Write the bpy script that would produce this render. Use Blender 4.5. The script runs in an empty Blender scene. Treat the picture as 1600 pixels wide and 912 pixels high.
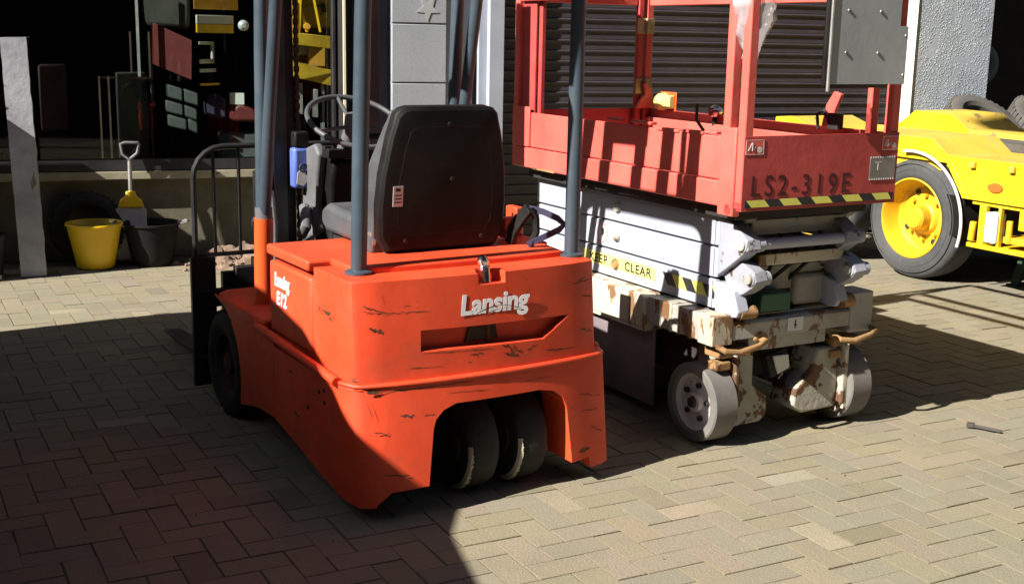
import bpy, bmesh, math, random
from mathutils import Vector, Matrix, noise
random.seed(7)
R = math.radians
SC = bpy.context.scene
COL = SC.collection

# ------------------------------------------------------------------ camera
PITCH, ROLL, CAM_H, F_PX = R(11.8), 0.020, 1.53, 1900.0
fw = Vector((0, math.cos(PITCH), -math.sin(PITCH)))
up0 = Vector((0, math.sin(PITCH), math.cos(PITCH)))
rt0 = Vector((1, 0, 0))
rt = rt0 * math.cos(ROLL) + up0 * math.sin(ROLL)
up = up0 * math.cos(ROLL) - rt0 * math.sin(ROLL)
cd = bpy.data.cameras.new('camera')
cam = bpy.data.objects.new('camera', cd)
COL.objects.link(cam)
cam.matrix_world = Matrix(((rt.x, up.x, -fw.x, 0), (rt.y, up.y, -fw.y, 0), (rt.z, up.z, -fw.z, CAM_H), (0, 0, 0, 1)))
cd.sensor_width = 36.0
cd.lens = 36.0 * F_PX / 1600.0
cd.clip_start = 0.05
cd.clip_end = 500
SC.camera = cam

# ------------------------------------------------------------------ light
SUN_EL, SUN_AZ = R(36), R(234.7)
W = bpy.data.worlds.new('World')
SC.world = W
W.use_nodes = True
nt = W.node_tree
nt.nodes.clear()
wo = nt.nodes.new('ShaderNodeOutputWorld')
bg = nt.nodes.new('ShaderNodeBackground')
sky = nt.nodes.new('ShaderNodeTexSky')
sky.sky_type = 'NISHITA'
sky.sun_disc = False
sky.sun_elevation = SUN_EL
sky.sun_rotation = SUN_AZ
bg.inputs['Strength'].default_value = 0.05
nt.links.new(sky.outputs[0], bg.inputs[0])
nt.links.new(bg.outputs[0], wo.inputs[0])
sd = bpy.data.lights.new('sun', 'SUN')
sd.energy = 5.0
sd.angle = R(0.5)
sd.color = (1.0, 0.95, 0.86)
sun = bpy.data.objects.new('sun', sd)
COL.objects.link(sun)
tv = Vector((-math.sin(SUN_AZ) * math.cos(SUN_EL), -math.cos(SUN_AZ) * math.cos(SUN_EL), -math.sin(SUN_EL)))
sun.rotation_euler = tv.to_track_quat('-Z', 'Y').to_euler()
SC.view_settings.view_transform = 'Standard'
SC.view_settings.look = 'None'
SC.view_settings.exposure = 1.10
SC.view_settings.gamma = 1.0
SC.render.film_transparent = False
SC.cycles.diffuse_bounces = 1

# ------------------------------------------------------------------ materials
def nd(t, kind, **kw):
    n = t.nodes.new(kind)
    for k, v in kw.items():
        if k in n.inputs:
            n.inputs[k].default_value = v
        else:
            setattr(n, k, v)
    return n

def c4(c):
    return (c[0], c[1], c[2], 1)

def base_mat(name):
    m = bpy.data.materials.new(name)
    m.use_nodes = True
    t = m.node_tree
    return m, t, t.nodes['Principled BSDF']

def mixc(t, fac, a, b):
    n = t.nodes.new('ShaderNodeMix')
    n.data_type = 'RGBA'
    for s, v in ((n.inputs[0], fac), (n.inputs[6], a), (n.inputs[7], b)):
        if hasattr(v, 'is_linked'):
            t.links.new(v, s)
        elif isinstance(v, (int, float)):
            s.default_value = v
        else:
            s.default_value = c4(v)
    return n.outputs[2]

def noise_mask(t, scale, lo, hi, detail=6, rough=0.6, stretch=None, obj=True, dist=0.0, seed=0.0):
    tc = t.nodes.new('ShaderNodeTexCoord')
    mp = t.nodes.new('ShaderNodeMapping')
    t.links.new(tc.outputs['Object'], mp.inputs[0])
    mp.inputs['Location'].default_value = (seed, seed * 1.7, seed * 0.6)
    if stretch:
        mp.inputs['Scale'].default_value = stretch
    n = nd(t, 'ShaderNodeTexNoise', Scale=scale, Detail=detail, Roughness=rough, Distortion=dist)
    t.links.new(mp.outputs[0], n.inputs['Vector'])
    r = t.nodes.new('ShaderNodeMapRange')
    r.inputs['From Min'].default_value = lo
    r.inputs['From Max'].default_value = hi
    t.links.new(n.outputs['Fac'], r.inputs['Value'])
    return r.outputs[0]

def paint(name, col, rough=0.45, chip=None, chip_lo=0.66, chip_scale=9.0, chip_stretch=(1, 1, 2.5), var=0.12,
          dirt=(0.12, 0.09, 0.06), dirt_amt=0.25, metal=0.0, bump=0.0025, spec=0.5, fade=None, coat=0.0):
    m, t, b = base_mat(name)
    dark = tuple(x * (1 - var) for x in col)
    lite = fade or tuple(min(1, x * (1 + var) + 0.01) for x in col)
    c = mixc(t, noise_mask(t, 3.0, 0.35, 0.65), dark, lite)
    if dirt_amt > 0:
        dm = noise_mask(t, 6.0, 0.5, 0.8, detail=8, rough=0.7, seed=3.1)
        mu = nd(t, 'ShaderNodeMath', operation='MULTIPLY')
        t.links.new(dm, mu.inputs[0])
        mu.inputs[1].default_value = dirt_amt
        c = mixc(t, mu.outputs[0], c, dirt)
    if chip:
        cm = noise_mask(t, chip_scale, chip_lo, chip_lo + 0.02, detail=9, rough=0.62, stretch=chip_stretch, seed=7.7)
        c = mixc(t, cm, c, chip)
    t.links.new(c, b.inputs['Base Color'])
    rr = noise_mask(t, 14, 0.2, 0.8, seed=1.3)
    mr = t.nodes.new('ShaderNodeMapRange')
    t.links.new(rr, mr.inputs['Value'])
    mr.inputs['To Min'].default_value = max(0.02, rough - 0.1)
    mr.inputs['To Max'].default_value = min(1, rough + 0.15)
    t.links.new(mr.outputs[0], b.inputs['Roughness'])
    b.inputs['Metallic'].default_value = metal
    b.inputs['Specular IOR Level'].default_value = spec
    if coat:
        b.inputs['Coat Weight'].default_value = coat
    if bump:
        bp = t.nodes.new('ShaderNodeBump')
        bp.inputs['Strength'].default_value = 0.35
        bp.inputs['Distance'].default_value = bump
        hn = noise_mask(t, 22, 0.0, 1.0, detail=5, seed=5.0)
        t.links.new(hn, bp.inputs['Height'])
        t.links.new(bp.outputs[0], b.inputs['Normal'])
    return m

RUSTY = (0.045, 0.022, 0.010)
M = {}
M['fork_red'] = paint('orange_red_paint', (0.80, 0.068, 0.020), 0.5, chip=(0.07, 0.035, 0.015), chip_lo=0.665, chip_scale=6, chip_stretch=(0.7, 0.7, 2.6), var=0.16, bump=0.0015, fade=(0.88, 0.090, 0.030), dirt_amt=0.38)
M['fork_red_clean'] = paint('orange_red_panel_paint', (0.70, 0.068, 0.020), 0.5, var=0.08, bump=0.004, fade=(0.78, 0.090, 0.032), dirt_amt=0.12)
M['scratch'] = paint('bare_scratched_metal', (0.11, 0.042, 0.018), 0.7, var=0.3, dirt_amt=0.3)
M['orange'] = paint('orange_sleeve_paint', (0.80, 0.10, 0.015), 0.45, var=0.06, dirt_amt=0.1)
M['post_grey'] = paint('slate_grey_paint', (0.048, 0.070, 0.094), 0.42, chip=(0.25, 0.17, 0.13), chip_lo=0.72, chip_scale=10, var=0.15, dirt_amt=0.15, bump=0.003)
M['mast_black'] = paint('greasy_black_steel', (0.012, 0.012, 0.014), 0.4, var=0.3, dirt=(0.06, 0.03, 0.015), dirt_amt=0.3)
M['chain'] = paint('rusty_chain_steel', (0.05, 0.028, 0.016), 0.55, var=0.4, metal=0.3)
M['black_plastic'] = paint('black_moulded_plastic', (0.004, 0.0036, 0.0036), 0.55, var=0.12, dirt_amt=0.05, bump=0.002, spec=0.25)
M['seat_vinyl'] = paint('worn_grey_black_vinyl', (0.07, 0.073, 0.082), 0.5, var=0.25, dirt_amt=0.2, bump=0.006)
M['grey_plastic'] = paint('grey_moulded_plastic', (0.13, 0.13, 0.14), 0.55, var=0.2, dirt_amt=0.3)
M['wheel_rubber'] = paint('black_rubber', (0.012, 0.012, 0.013), 0.8, var=0.2, dirt=(0.06, 0.05, 0.04), dirt_amt=0.5, bump=0.006)
M['tub_black'] = paint('black_tub_rubber', (0.008, 0.008, 0.009), 0.7, var=0.2, dirt_amt=0.1, spec=0.2)
M['worn_rubber'] = paint('torn_pale_rubber_edge', (0.38, 0.34, 0.27), 0.9, var=0.35, dirt_amt=0.5)
M['tyre_grey'] = paint('dark_grey_tyre', (0.055, 0.057, 0.060), 0.85, var=0.2, dirt=(0.16, 0.14, 0.11), dirt_amt=0.45, bump=0.004)
M['grey_rubber'] = paint('dusty_grey_rubber', (0.16, 0.15, 0.14), 0.85, var=0.22, dirt=(0.25, 0.20, 0.15), dirt_amt=0.5, bump=0.004)
M['chrome'] = paint('polished_steel', (0.7, 0.7, 0.7), 0.18, var=0.05, dirt_amt=0.1, metal=1.0, bump=0.0)
M['steel'] = paint('dull_steel', (0.38, 0.37, 0.36), 0.45, var=0.2, dirt_amt=0.3, metal=0.7)
M['brass'] = paint('plated_hinge_steel', (0.42, 0.34, 0.20), 0.45, var=0.3, dirt_amt=0.4, metal=0.6)
M['white_letter'] = paint('worn_white_lettering', (0.92, 0.90, 0.92), 0.5, bump=0, chip=(0.62, 0.06, 0.02), chip_lo=0.74, chip_scale=24, var=0.05, dirt_amt=0.1)
M['stencil_red'] = paint('dark_red_stencil', (0.07, 0.006, 0.010), 0.6, bump=0, chip=(0.5, 0.062, 0.058), chip_lo=0.66, chip_scale=30, chip_stretch=(1, 1, 1), var=0.1, dirt_amt=0)
M['sticker'] = paint('white_sticker_vinyl', (0.70, 0.68, 0.70), 0.5, var=0.05, dirt_amt=0.15)
M['blue'] = paint('blue_label_plastic', (0.10, 0.16, 0.50), 0.4, var=0.15, dirt_amt=0.1)
M['dark_ink'] = paint('dark_print', (0.03, 0.03, 0.06), 0.6, var=0.1, dirt_amt=0)
M['lift_red'] = paint('faded_red_paint', (0.76, 0.115, 0.090), 0.45, chip=(0.75, 0.35, 0.28), chip_lo=0.74, chip_scale=12, chip_stretch=(1, 1, 1), var=0.08, dirt_amt=0.10, bump=0.004, fade=(0.82, 0.15, 0.12))
M['lift_red_shaded'] = paint('weathered_shaded_red_paint', (0.50, 0.062, 0.058), 0.5, chip=(0.10, 0.03, 0.02), chip_lo=0.72, var=0.15, dirt_amt=0.3, bump=0.004)  # darker copy of the lift red; dim grazing light is put into the colour
M['lift_white'] = paint('pale_grey_white_paint', (0.39, 0.41, 0.50), 0.45, chip=(0.20, 0.12, 0.07), chip_lo=0.76, chip_scale=8, var=0.05, dirt=(0.30, 0.22, 0.14), dirt_amt=0.18, bump=0.002)
M['lift_grey'] = paint('stained_grey_paint', (0.42, 0.41, 0.38), 0.55, chip=(0.20, 0.10, 0.045), chip_lo=0.56, chip_scale=9, chip_stretch=(1, 1, 0.5), var=0.15, dirt=(0.25, 0.16, 0.08), dirt_amt=0.65, bump=0.004)
M['tray_cream'] = paint('rust_stained_cream_paint', (0.60, 0.54, 0.42), 0.6, chip=(0.24, 0.13, 0.06), chip_lo=0.54, chip_scale=12, chip_stretch=(1, 1, 0.35), var=0.2, dirt=(0.40, 0.26, 0.12), dirt_amt=0.6, bump=0.003)
M['rust'] = paint('rusted_steel', (0.34, 0.19, 0.075), 0.85, chip=(0.12, 0.055, 0.025), chip_lo=0.56, chip_scale=14, chip_stretch=(1, 1, 1), var=0.35, dirt_amt=0.3, bump=0.01)
M['rusty_grey'] = paint('flaking_grey_casting', (0.36, 0.34, 0.29), 0.75, chip=(0.12, 0.06, 0.03), chip_lo=0.52, chip_scale=9, chip_stretch=(1, 1, 1), var=0.25, dirt=(0.28, 0.2, 0.1), dirt_amt=0.6, bump=0.012)
M['pale_panel'] = paint('dull_violet_grey_panel', (0.20, 0.16, 0.18), 0.6, chip=(0.25, 0.08, 0.05), chip_lo=0.70, var=0.2, dirt_amt=0.5)
M['dark'] = paint('dark_grime', (0.018, 0.016, 0.015), 0.7, var=0.3, dirt_amt=0.4)
M['hub_white'] = paint('chalky_white_paint', (0.62, 0.58, 0.58), 0.6, chip=(0.2, 0.12, 0.08), chip_lo=0.66, chip_scale=16, chip_stretch=(1, 1, 1), var=0.1, dirt_amt=0.3)
M['yellow_tape'] = paint('pale_yellow_tape', (0.85, 0.80, 0.16), 0.5, chip=(0.55, 0.5, 0.3), chip_lo=0.7, var=0.06, dirt_amt=0.1)
M['black_tape'] = paint('black_print', (0.020, 0.020, 0.025), 0.5, var=0.1, dirt_amt=0.1)
M['keep_tape'] = paint('yellow_decal', (0.80, 0.74, 0.22), 0.5, var=0.06, dirt_amt=0.1)
M['green'] = paint('dark_green_plastic', (0.01, 0.10, 0.05), 0.4, var=0.2)
M['box_grey'] = paint('flat_grey_sheet', (0.42, 0.44, 0.45), 0.5, var=0.08, dirt_amt=0.15, bump=0.002)
M['bright_yellow'] = paint('bright_yellow_paint', (0.88, 0.56, 0.008), 0.42, chip=(0.3, 0.15, 0.03), chip_lo=0.68, var=0.10, dirt=(0.30, 0.18, 0.04), dirt_amt=0.45)
M['rim_yellow'] = paint('grimy_yellow_rim', (0.76, 0.43, 0.012), 0.45, chip=(0.28, 0.12, 0.03), chip_lo=0.66, chip_scale=10, chip_stretch=(1, 1, 1), var=0.1, dirt=(0.30, 0.14, 0.03), dirt_amt=0.85)
M['reflector'] = paint('amber_reflector', (0.50, 0.13, 0.02), 0.3, var=0.1, dirt_amt=0.1)
M['lamp_white'] = paint('clear_lamp_plastic', (0.75, 0.78, 0.80), 0.25, var=0.03, dirt_amt=0.05)
M['bucket_yellow'] = paint('yellow_bucket_plastic', (0.80, 0.52, 0.01), 0.35, var=0.05, dirt=(0.25, 0.2, 0.1), dirt_amt=0.2)
M['post_white'] = paint('white_gloss_paint', (0.82, 0.82, 0.80), 0.4, var=0.03, dirt_amt=0.08)
M['frame_cream'] = paint('cream_window_frame', (0.75, 0.69, 0.52), 0.5, var=0.05, dirt_amt=0.1)
M['frame_dark'] = paint('dark_window_frame', (0.018, 0.018, 0.022), 0.5, var=0.2)
M['navy'] = paint('navy_painted_steel', (0.022, 0.022, 0.060), 0.5, var=0.1)
M['board'] = paint('weathered_grey_board', (0.34, 0.35, 0.39), 0.85, chip=(0.16, 0.14, 0.12), chip_lo=0.66, chip_scale=8, chip_stretch=(1, 1, 0.3), var=0.2, dirt_amt=0.5, bump=0.01)
M['wall_render'] = paint('dull_olive_render', (0.17, 0.155, 0.105), 0.9, var=0.2, dirt=(0.06, 0.05, 0.03), dirt_amt=0.6, bump=0.006)
M['jamb'] = paint('pale_grey_jamb', (0.38, 0.41, 0.50), 0.6, var=0.06, dirt_amt=0.15)
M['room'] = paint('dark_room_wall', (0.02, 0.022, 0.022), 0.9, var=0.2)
M['red_board'] = paint('red_board', (0.13, 0.006, 0.006), 0.5, var=0.1)
M['white_board'] = paint('white_board', (0.70, 0.70, 0.66), 0.5, var=0.05)
M['machine_yellow'] = paint('machine_yellow_paint', (0.88, 0.55, 0.03), 0.5, chip=(0.1, 0.06, 0.03), chip_lo=0.62, chip_scale=6, var=0.2, dirt_amt=0.5)
M['machine_ochre'] = paint('ochre_panel', (0.55, 0.27, 0.02), 0.5, var=0.2, dirt_amt=0.4)
M['shaded_cream'] = paint('shaded_cream_sill_paint', (0.34, 0.31, 0.22), 0.7, chip=(0.12, 0.09, 0.06), chip_lo=0.64, var=0.15, dirt_amt=0.5)  # the sill's shade is put into this darker cream
M['arm_end'] = paint('greasy_grey_white_steel', (0.33, 0.345, 0.40), 0.45, chip=(0.10, 0.06, 0.04), chip_lo=0.60, chip_scale=14, chip_stretch=(1, 1, 1), var=0.2, dirt=(0.10, 0.08, 0.06), dirt_amt=0.7)
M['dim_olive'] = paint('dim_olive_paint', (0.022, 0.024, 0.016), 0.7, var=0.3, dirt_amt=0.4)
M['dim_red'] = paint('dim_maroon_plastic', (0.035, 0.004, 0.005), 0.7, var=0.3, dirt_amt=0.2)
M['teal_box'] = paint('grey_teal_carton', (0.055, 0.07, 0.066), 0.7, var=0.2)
M['van'] = paint('dark_blue_van_paint', (0.012, 0.016, 0.03), 0.3, var=0.04, dirt_amt=0.1, coat=0.3, bump=0)
M['cabinet'] = paint('dark_green_cabinet_paint', (0.02, 0.028, 0.03), 0.5, var=0.2)
M['stick'] = paint('dark_broken_plastic', (0.06, 0.055, 0.05), 0.7, var=0.2)
M['belt'] = paint('dark_blue_webbing', (0.018, 0.016, 0.055), 0.7, var=0.15, dirt_amt=0.1)
M['green_steel'] = paint('dark_green_steel', (0.02, 0.045, 0.03), 0.5, chip=(0.2, 0.2, 0.16), chip_lo=0.66, var=0.2)
M['tyre_dust'] = paint('dusty_old_tyre', (0.075, 0.070, 0.064), 0.9, var=0.3, dirt=(0.17, 0.145, 0.11), dirt_amt=0.6, bump=0.01)

def shutter_mat():
    m, t, b = base_mat('brown_black_shutter_paint')
    c = mixc(t, noise_mask(t, 2.0, 0.3, 0.7), (0.034, 0.028, 0.036), (0.050, 0.042, 0.052))
    c = mixc(t, noise_mask(t, 30, 0.55, 0.8, stretch=(0.2, 1, 3)), c, (0.080, 0.070, 0.078))
    t.links.new(c, b.inputs['Base Color'])
    b.inputs['Roughness'].default_value = 0.55
    return m
M['shutter'] = shutter_mat()

def cladding_mat():
    m, t, b = base_mat('pale_grey_block_cladding')
    c = mixc(t, noise_mask(t, 4.0, 0.3, 0.7), (0.32, 0.345, 0.39), (0.39, 0.41, 0.46))
    c = mixc(t, noise_mask(t, 60, 0.5, 0.75), c, (0.27, 0.29, 0.33))
    t.links.new(c, b.inputs['Base Color'])
    b.inputs['Roughness'].default_value = 0.85
    return m
M['cladding'] = cladding_mat()

def pebble_mat():
    m, t, b = base_mat('grey_pebbledash_render')
    tc = t.nodes.new('ShaderNodeTexCoord')
    v = nd(t, 'ShaderNodeTexVoronoi', Scale=60.0)
    t.links.new(tc.outputs['Object'], v.inputs['Vector'])
    mr = t.nodes.new('ShaderNodeMapRange')
    mr.inputs['From Min'].default_value = 0.25
    mr.inputs['From Max'].default_value = 0.5
    mr.inputs['To Min'].default_value = 1
    mr.inputs['To Max'].default_value = 0
    t.links.new(v.outputs['Distance'], mr.inputs['Value'])
    mk = noise_mask(t, 9, 0.40, 0.60, detail=8, stretch=(1, 1, 0.6))
    mu = nd(t, 'ShaderNodeMath', operation='MULTIPLY')
    t.links.new(mr.outputs[0], mu.inputs[0])
    t.links.new(mk, mu.inputs[1])
    base = mixc(t, noise_mask(t, 2.5, 0.3, 0.7), (0.33, 0.38, 0.44), (0.46, 0.51, 0.57))
    c = mixc(t, mu.outputs[0], base, (0.78, 0.83, 0.90))
    t.links.new(c, b.inputs['Base Color'])
    b.inputs['Roughness'].default_value = 0.7
    bp = t.nodes.new('ShaderNodeBump')
    bp.inputs['Strength'].default_value = 0.9
    bp.inputs['Distance'].default_value = 0.02
    t.links.new(mu.outputs[0], bp.inputs['Height'])
    t.links.new(bp.outputs[0], b.inputs['Normal'])
    return m
M['pebble'] = pebble_mat()

def glass_mat():
    m = bpy.data.materials.new('window_glass')
    m.use_nodes = True
    t = m.node_tree
    t.nodes.clear()
    o = t.nodes.new('ShaderNodeOutputMaterial')
    mx = t.nodes.new('ShaderNodeMixShader')
    tr = t.nodes.new('ShaderNodeBsdfTransparent')
    tr.inputs[0].default_value = (0.84, 0.87, 0.86, 1)
    gl = t.nodes.new('ShaderNodeBsdfGlossy')
    gl.inputs['Roughness'].default_value = 0.02
    ge = t.nodes.new('ShaderNodeNewGeometry')     # Schlick reflectance, the same from both sides of the pane
    dt = nd(t, 'ShaderNodeVectorMath', operation='DOT_PRODUCT')
    t.links.new(ge.outputs['Incoming'], dt.inputs[0]); t.links.new(ge.outputs['Normal'], dt.inputs[1])
    prev = dt.outputs['Value']
    for op, v in (('ABSOLUTE', None), ('SUBTRACT', 'r'), ('POWER', 5.0), ('MULTIPLY', 0.48), ('ADD', 0.022)):
        n = nd(t, 'ShaderNodeMath', operation=op)
        if v == 'r':
            n.inputs[0].default_value = 1.0
            t.links.new(prev, n.inputs[1])
        else:
            t.links.new(prev, n.inputs[0])
            if v is not None: n.inputs[1].default_value = v
        prev = n.outputs[0]
    t.links.new(prev, mx.inputs[0])
    t.links.new(tr.outputs[0], mx.inputs[1])
    t.links.new(gl.outputs[0], mx.inputs[2])
    t.links.new(mx.outputs[0], o.inputs[0])
    return m
M['glass'] = glass_mat()

def bag_mat():
    m, t, b = base_mat('clear_plastic_film')
    b.inputs['Base Color'].default_value = (0.85, 0.78, 0.82, 1)
    b.inputs['Roughness'].default_value = 0.25
    b.inputs['Alpha'].default_value = 0.42
    return m
M['bag'] = bag_mat()

def paver_mat():
    m, t, b = base_mat('worn_concrete_pavers')
    at = t.nodes.new('ShaderNodeAttribute')
    at.attribute_name = 'brick'
    ge = t.nodes.new('ShaderNodeNewGeometry')
    def nz(scale, lo, hi, detail=6, rough=0.6):
        n = nd(t, 'ShaderNodeTexNoise', Scale=scale, Detail=detail, Roughness=rough)
        t.links.new(ge.outputs['Position'], n.inputs['Vector'])
        r = t.nodes.new('ShaderNodeMapRange')
        r.inputs['From Min'].default_value = lo
        r.inputs['From Max'].default_value = hi
        t.links.new(n.outputs['Fac'], r.inputs['Value'])
        return r.outputs[0]
    def scaled(s, k):
        mu = nd(t, 'ShaderNodeMath', operation='MULTIPLY')
        t.links.new(s, mu.inputs[0])
        mu.inputs[1].default_value = k
        return mu.outputs[0]
    c = at.outputs['Color']
    c = mixc(t, scaled(nz(1.1, 0.4, 0.7), 0.45), c, (0.245, 0.225, 0.155))
    c = mixc(t, scaled(nz(2.3, 0.5, 0.8, 8), 0.5), c, (0.165, 0.155, 0.12))
    c = mixc(t, scaled(nz(0.75, 0.62, 0.72, 9, 0.65), 0.32), c, (0.10, 0.09, 0.07))
    c = mixc(t, scaled(nz(0.9, 0.28, 0.38, 7, 0.6), 0.0), c, (0.35, 0.32, 0.26))
    c = mixc(t, scaled(nz(45, 0.5, 0.72, 8, 0.7), 0.35), c, (0.175, 0.155, 0.105))
    c = mixc(t, scaled(nz(140, 0.60, 0.70, 3), 0.5), c, (0.42, 0.38, 0.30))
    c = mixc(t, scaled(nz(70, 0.66, 0.72, 3), 0.7), c, (0.10, 0.085, 0.06))
    t.links.new(c, b.inputs['Base Color'])
    b.inputs['Roughness'].default_value = 0.9
    b.inputs['Specular IOR Level'].default_value = 0.2
    bp = t.nodes.new('ShaderNodeBump')
    bp.inputs['Strength'].default_value = 0.5
    bp.inputs['Distance'].default_value = 0.004
    t.links.new(nz(120, 0.2, 0.8, 5), bp.inputs['Height'])
    t.links.new(bp.outputs[0], b.inputs['Normal'])
    return m
M['paver'] = paver_mat()

def plain_ground(name, a, bcol, sc):
    m, t, b = base_mat(name)
    ge = t.nodes.new('ShaderNodeNewGeometry')
    n = nd(t, 'ShaderNodeTexNoise', Scale=sc, Detail=8, Roughness=0.65)
    t.links.new(ge.outputs['Position'], n.inputs['Vector'])
    c = mixc(t, n.outputs['Fac'], a, bcol)
    t.links.new(c, b.inputs['Base Color'])
    b.inputs['Roughness'].default_value = 0.95
    return m
M['sand'] = plain_ground('jointing_sand', (0.08, 0.068, 0.045), (0.17, 0.14, 0.09), 18)
M['rubble'] = plain_ground('brown_soil', (0.10, 0.06, 0.04), (0.34, 0.24, 0.18), 25)
def leaf_mat():
    m, t, b = base_mat('green_leaf')
    c = mixc(t, noise_mask(t, 12, 0.3, 0.7), (0.08, 0.16, 0.015), (0.22, 0.26, 0.03))
    t.links.new(c, b.inputs['Base Color'])
    b.inputs['Roughness'].default_value = 0.5
    return m
M['leaf'] = leaf_mat()

# ------------------------------------------------------------------ mesh helpers
class MB:
    def __init__(s):
        s.bm = bmesh.new()
    def faces(s, vs, fs):
        v = [s.bm.verts.new(p) for p in vs]
        for f in fs:
            try:
                s.bm.faces.new([v[i] for i in f])
            except ValueError:
                pass
        return v
    def box(s, x0, x1, y0, y1, z0, z1, mat=None):
        vs = [(x, y, z) for x in (x0, x1) for y in (y0, y1) for z in (z0, z1)]
        if mat is not None:
            vs = [mat @ Vector(p) for p in vs]
        s.faces(vs, [(0, 1, 3, 2), (4, 6, 7, 5), (0, 4, 5, 1), (2, 3, 7, 6), (0, 2, 6, 4), (1, 5, 7, 3)])
        return s
    def prism(s, pts, axis, a, b, mat=None):
        def P(p, q):
            if axis == 'x': return (q, p[0], p[1])
            if axis == 'y': return (p[0], q, p[1])
            return (p[0], p[1], q)
        n = len(pts)
        vs = [P(p, a) for p in pts] + [P(p, b) for p in pts]
        if mat is not None:
            vs = [mat @ Vector(p) for p in vs]
        s.faces(vs, [tuple(range(n)), tuple(range(2 * n - 1, n - 1, -1))] + [(i, i + n, (i + 1) % n + n, (i + 1) % n) for i in range(n)])
        return s
    def beam(s, a, b, w, h, upv=(0, 0, 1)):
        a, b = Vector(a), Vector(b)
        d = (b - a).normalized()
        u = Vector(upv)
        if abs(d.dot(u)) > 0.98: u = Vector((0, 1, 0))
        sx = d.cross(u).normalized()
        uy = sx.cross(d)
        vs = []
        for p in (a, b):
            for i, j in ((-1, -1), (1, -1), (1, 1), (-1, 1)):
                vs.append(p + sx * (i * w / 2) + uy * (j * h / 2))
        s.faces(vs, [(3, 2, 1, 0), (4, 5, 6, 7), (0, 1, 5, 4), (1, 2, 6, 5), (2, 3, 7, 6), (3, 0, 4, 7)])
        return s
    def tube(s, pts, r, seg=12, closed=False, rs=None, flat=1.0):
        pts = [Vector(p) for p in pts]
        n = len(pts)
        tans = []
        for i in range(n):
            if closed:
                d = (pts[(i + 1) % n] - pts[i - 1])
            elif i == 0: d = pts[1] - pts[0]
            elif i == n - 1: d = pts[-1] - pts[-2]
            else: d = (pts[i + 1] - pts[i]).normalized() + (pts[i] - pts[i - 1]).normalized()
            tans.append(d.normalized())
        u = Vector((0, 0, 1)) if abs(tans[0].z) < 0.9 else Vector((1, 0, 0))
        u = (u - tans[0] * u.dot(tans[0])).normalized()
        rings = []
        for i in range(n):
            u = (u - tans[i] * u.dot(tans[i])).normalized()
            w = tans[i].cross(u)
            rr = rs[i] if rs else r
            rings.append([s.bm.verts.new(pts[i] + (u * math.cos(2 * math.pi * k / seg) + w * math.sin(2 * math.pi * k / seg) * flat) * rr) for k in range(seg)])
        m = n if closed else n - 1
        for i in range(m):
            A, B_ = rings[i], rings[(i + 1) % n]
            for k in range(seg):
                s.bm.faces.new((A[k], A[(k + 1) % seg], B_[(k + 1) % seg], B_[k]))
        if not closed:
            s.bm.faces.new(list(reversed(rings[0])))
            s.bm.faces.new(rings[-1])
        return s
    def lathe(s, prof, origin, axis='x', seg=40, closed=False):
        o = Vector(origin)
        ax = {'x': (Vector((1, 0, 0)), Vector((0, 1, 0)), Vector((0, 0, 1))),
              'y': (Vector((0, 1, 0)), Vector((0, 0, 1)), Vector((1, 0, 0))),
              'z': (Vector((0, 0, 1)), Vector((1, 0, 0)), Vector((0, 1, 0)))}[axis] if isinstance(axis, str) else axis
        rings = []
        for (r, h) in prof:
            if r < 1e-6:
                rings.append([s.bm.verts.new(o + ax[0] * h)])
            else:
                rings.append([s.bm.verts.new(o + ax[0] * h + ax[1] * (r * math.cos(2 * math.pi * k / seg)) + ax[2] * (r * math.sin(2 * math.pi * k / seg))) for k in range(seg)])
        prs = list(zip(rings, rings[1:]))
        if closed: prs.append((rings[-1], rings[0]))
        for A, B_ in prs:
            for k in range(seg):
                k2 = (k + 1) % seg
                if len(A) == 1 and len(B_) == 1: continue
                if len(A) == 1: s.bm.faces.new((A[0], B_[k2], B_[k]))
                elif len(B_) == 1: s.bm.faces.new((A[k], A[k2], B_[0]))
                else: s.bm.faces.new((A[k], A[k2], B_[k2], B_[k]))
        return s
    def cyl(s, a, b, r, seg=20):
        return s.tube([a, b], r, seg)
    def xf(s, mat):
        s.bm.transform(mat)
        return s
    def obj(s, name, mat, parent=None, bevel=0.0, label=None, sharp=0.62, seg=2, tri=False):
        bmesh.ops.remove_doubles(s.bm, verts=s.bm.verts, dist=1e-6)
        bmesh.ops.recalc_face_normals(s.bm, faces=s.bm.faces)
        for f in s.bm.faces: f.smooth = True
        for e in s.bm.edges:
            if len(e.link_faces) == 2 and e.calc_face_angle(0) > sharp:
                e.smooth = False
        me = bpy.data.meshes.new(name)
        s.bm.to_mesh(me)
        s.bm.free()
        me.materials.append(mat)
        o = bpy.data.objects.new(name, me)
        COL.objects.link(o)
        if parent is not None: o.parent = parent
        if label: o['label'] = label
        if bevel:
            md = o.modifiers.new('bevel', 'BEVEL')
            md.width = bevel
            md.segments = seg
            md.limit_method = 'ANGLE'
            md.angle_limit = R(35)
            md.use_clamp_overlap = True
        return o

def thing(name, label, cat, loc=(0, 0, 0), rotz=0, group=None, kind=None):
    o = bpy.data.objects.new(name, None)
    COL.objects.link(o)
    o.location = loc
    o.rotation_euler = (0, 0, rotz)
    o.empty_display_size = 0.1
    tag(o, label, cat, group, kind)
    return o

def tag(o, label=None, cat=None, group=None, kind=None):
    if label: o['label'] = label
    if cat: o['category'] = cat
    if group: o['group'] = group
    if kind: o['kind'] = kind
    return o

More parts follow.
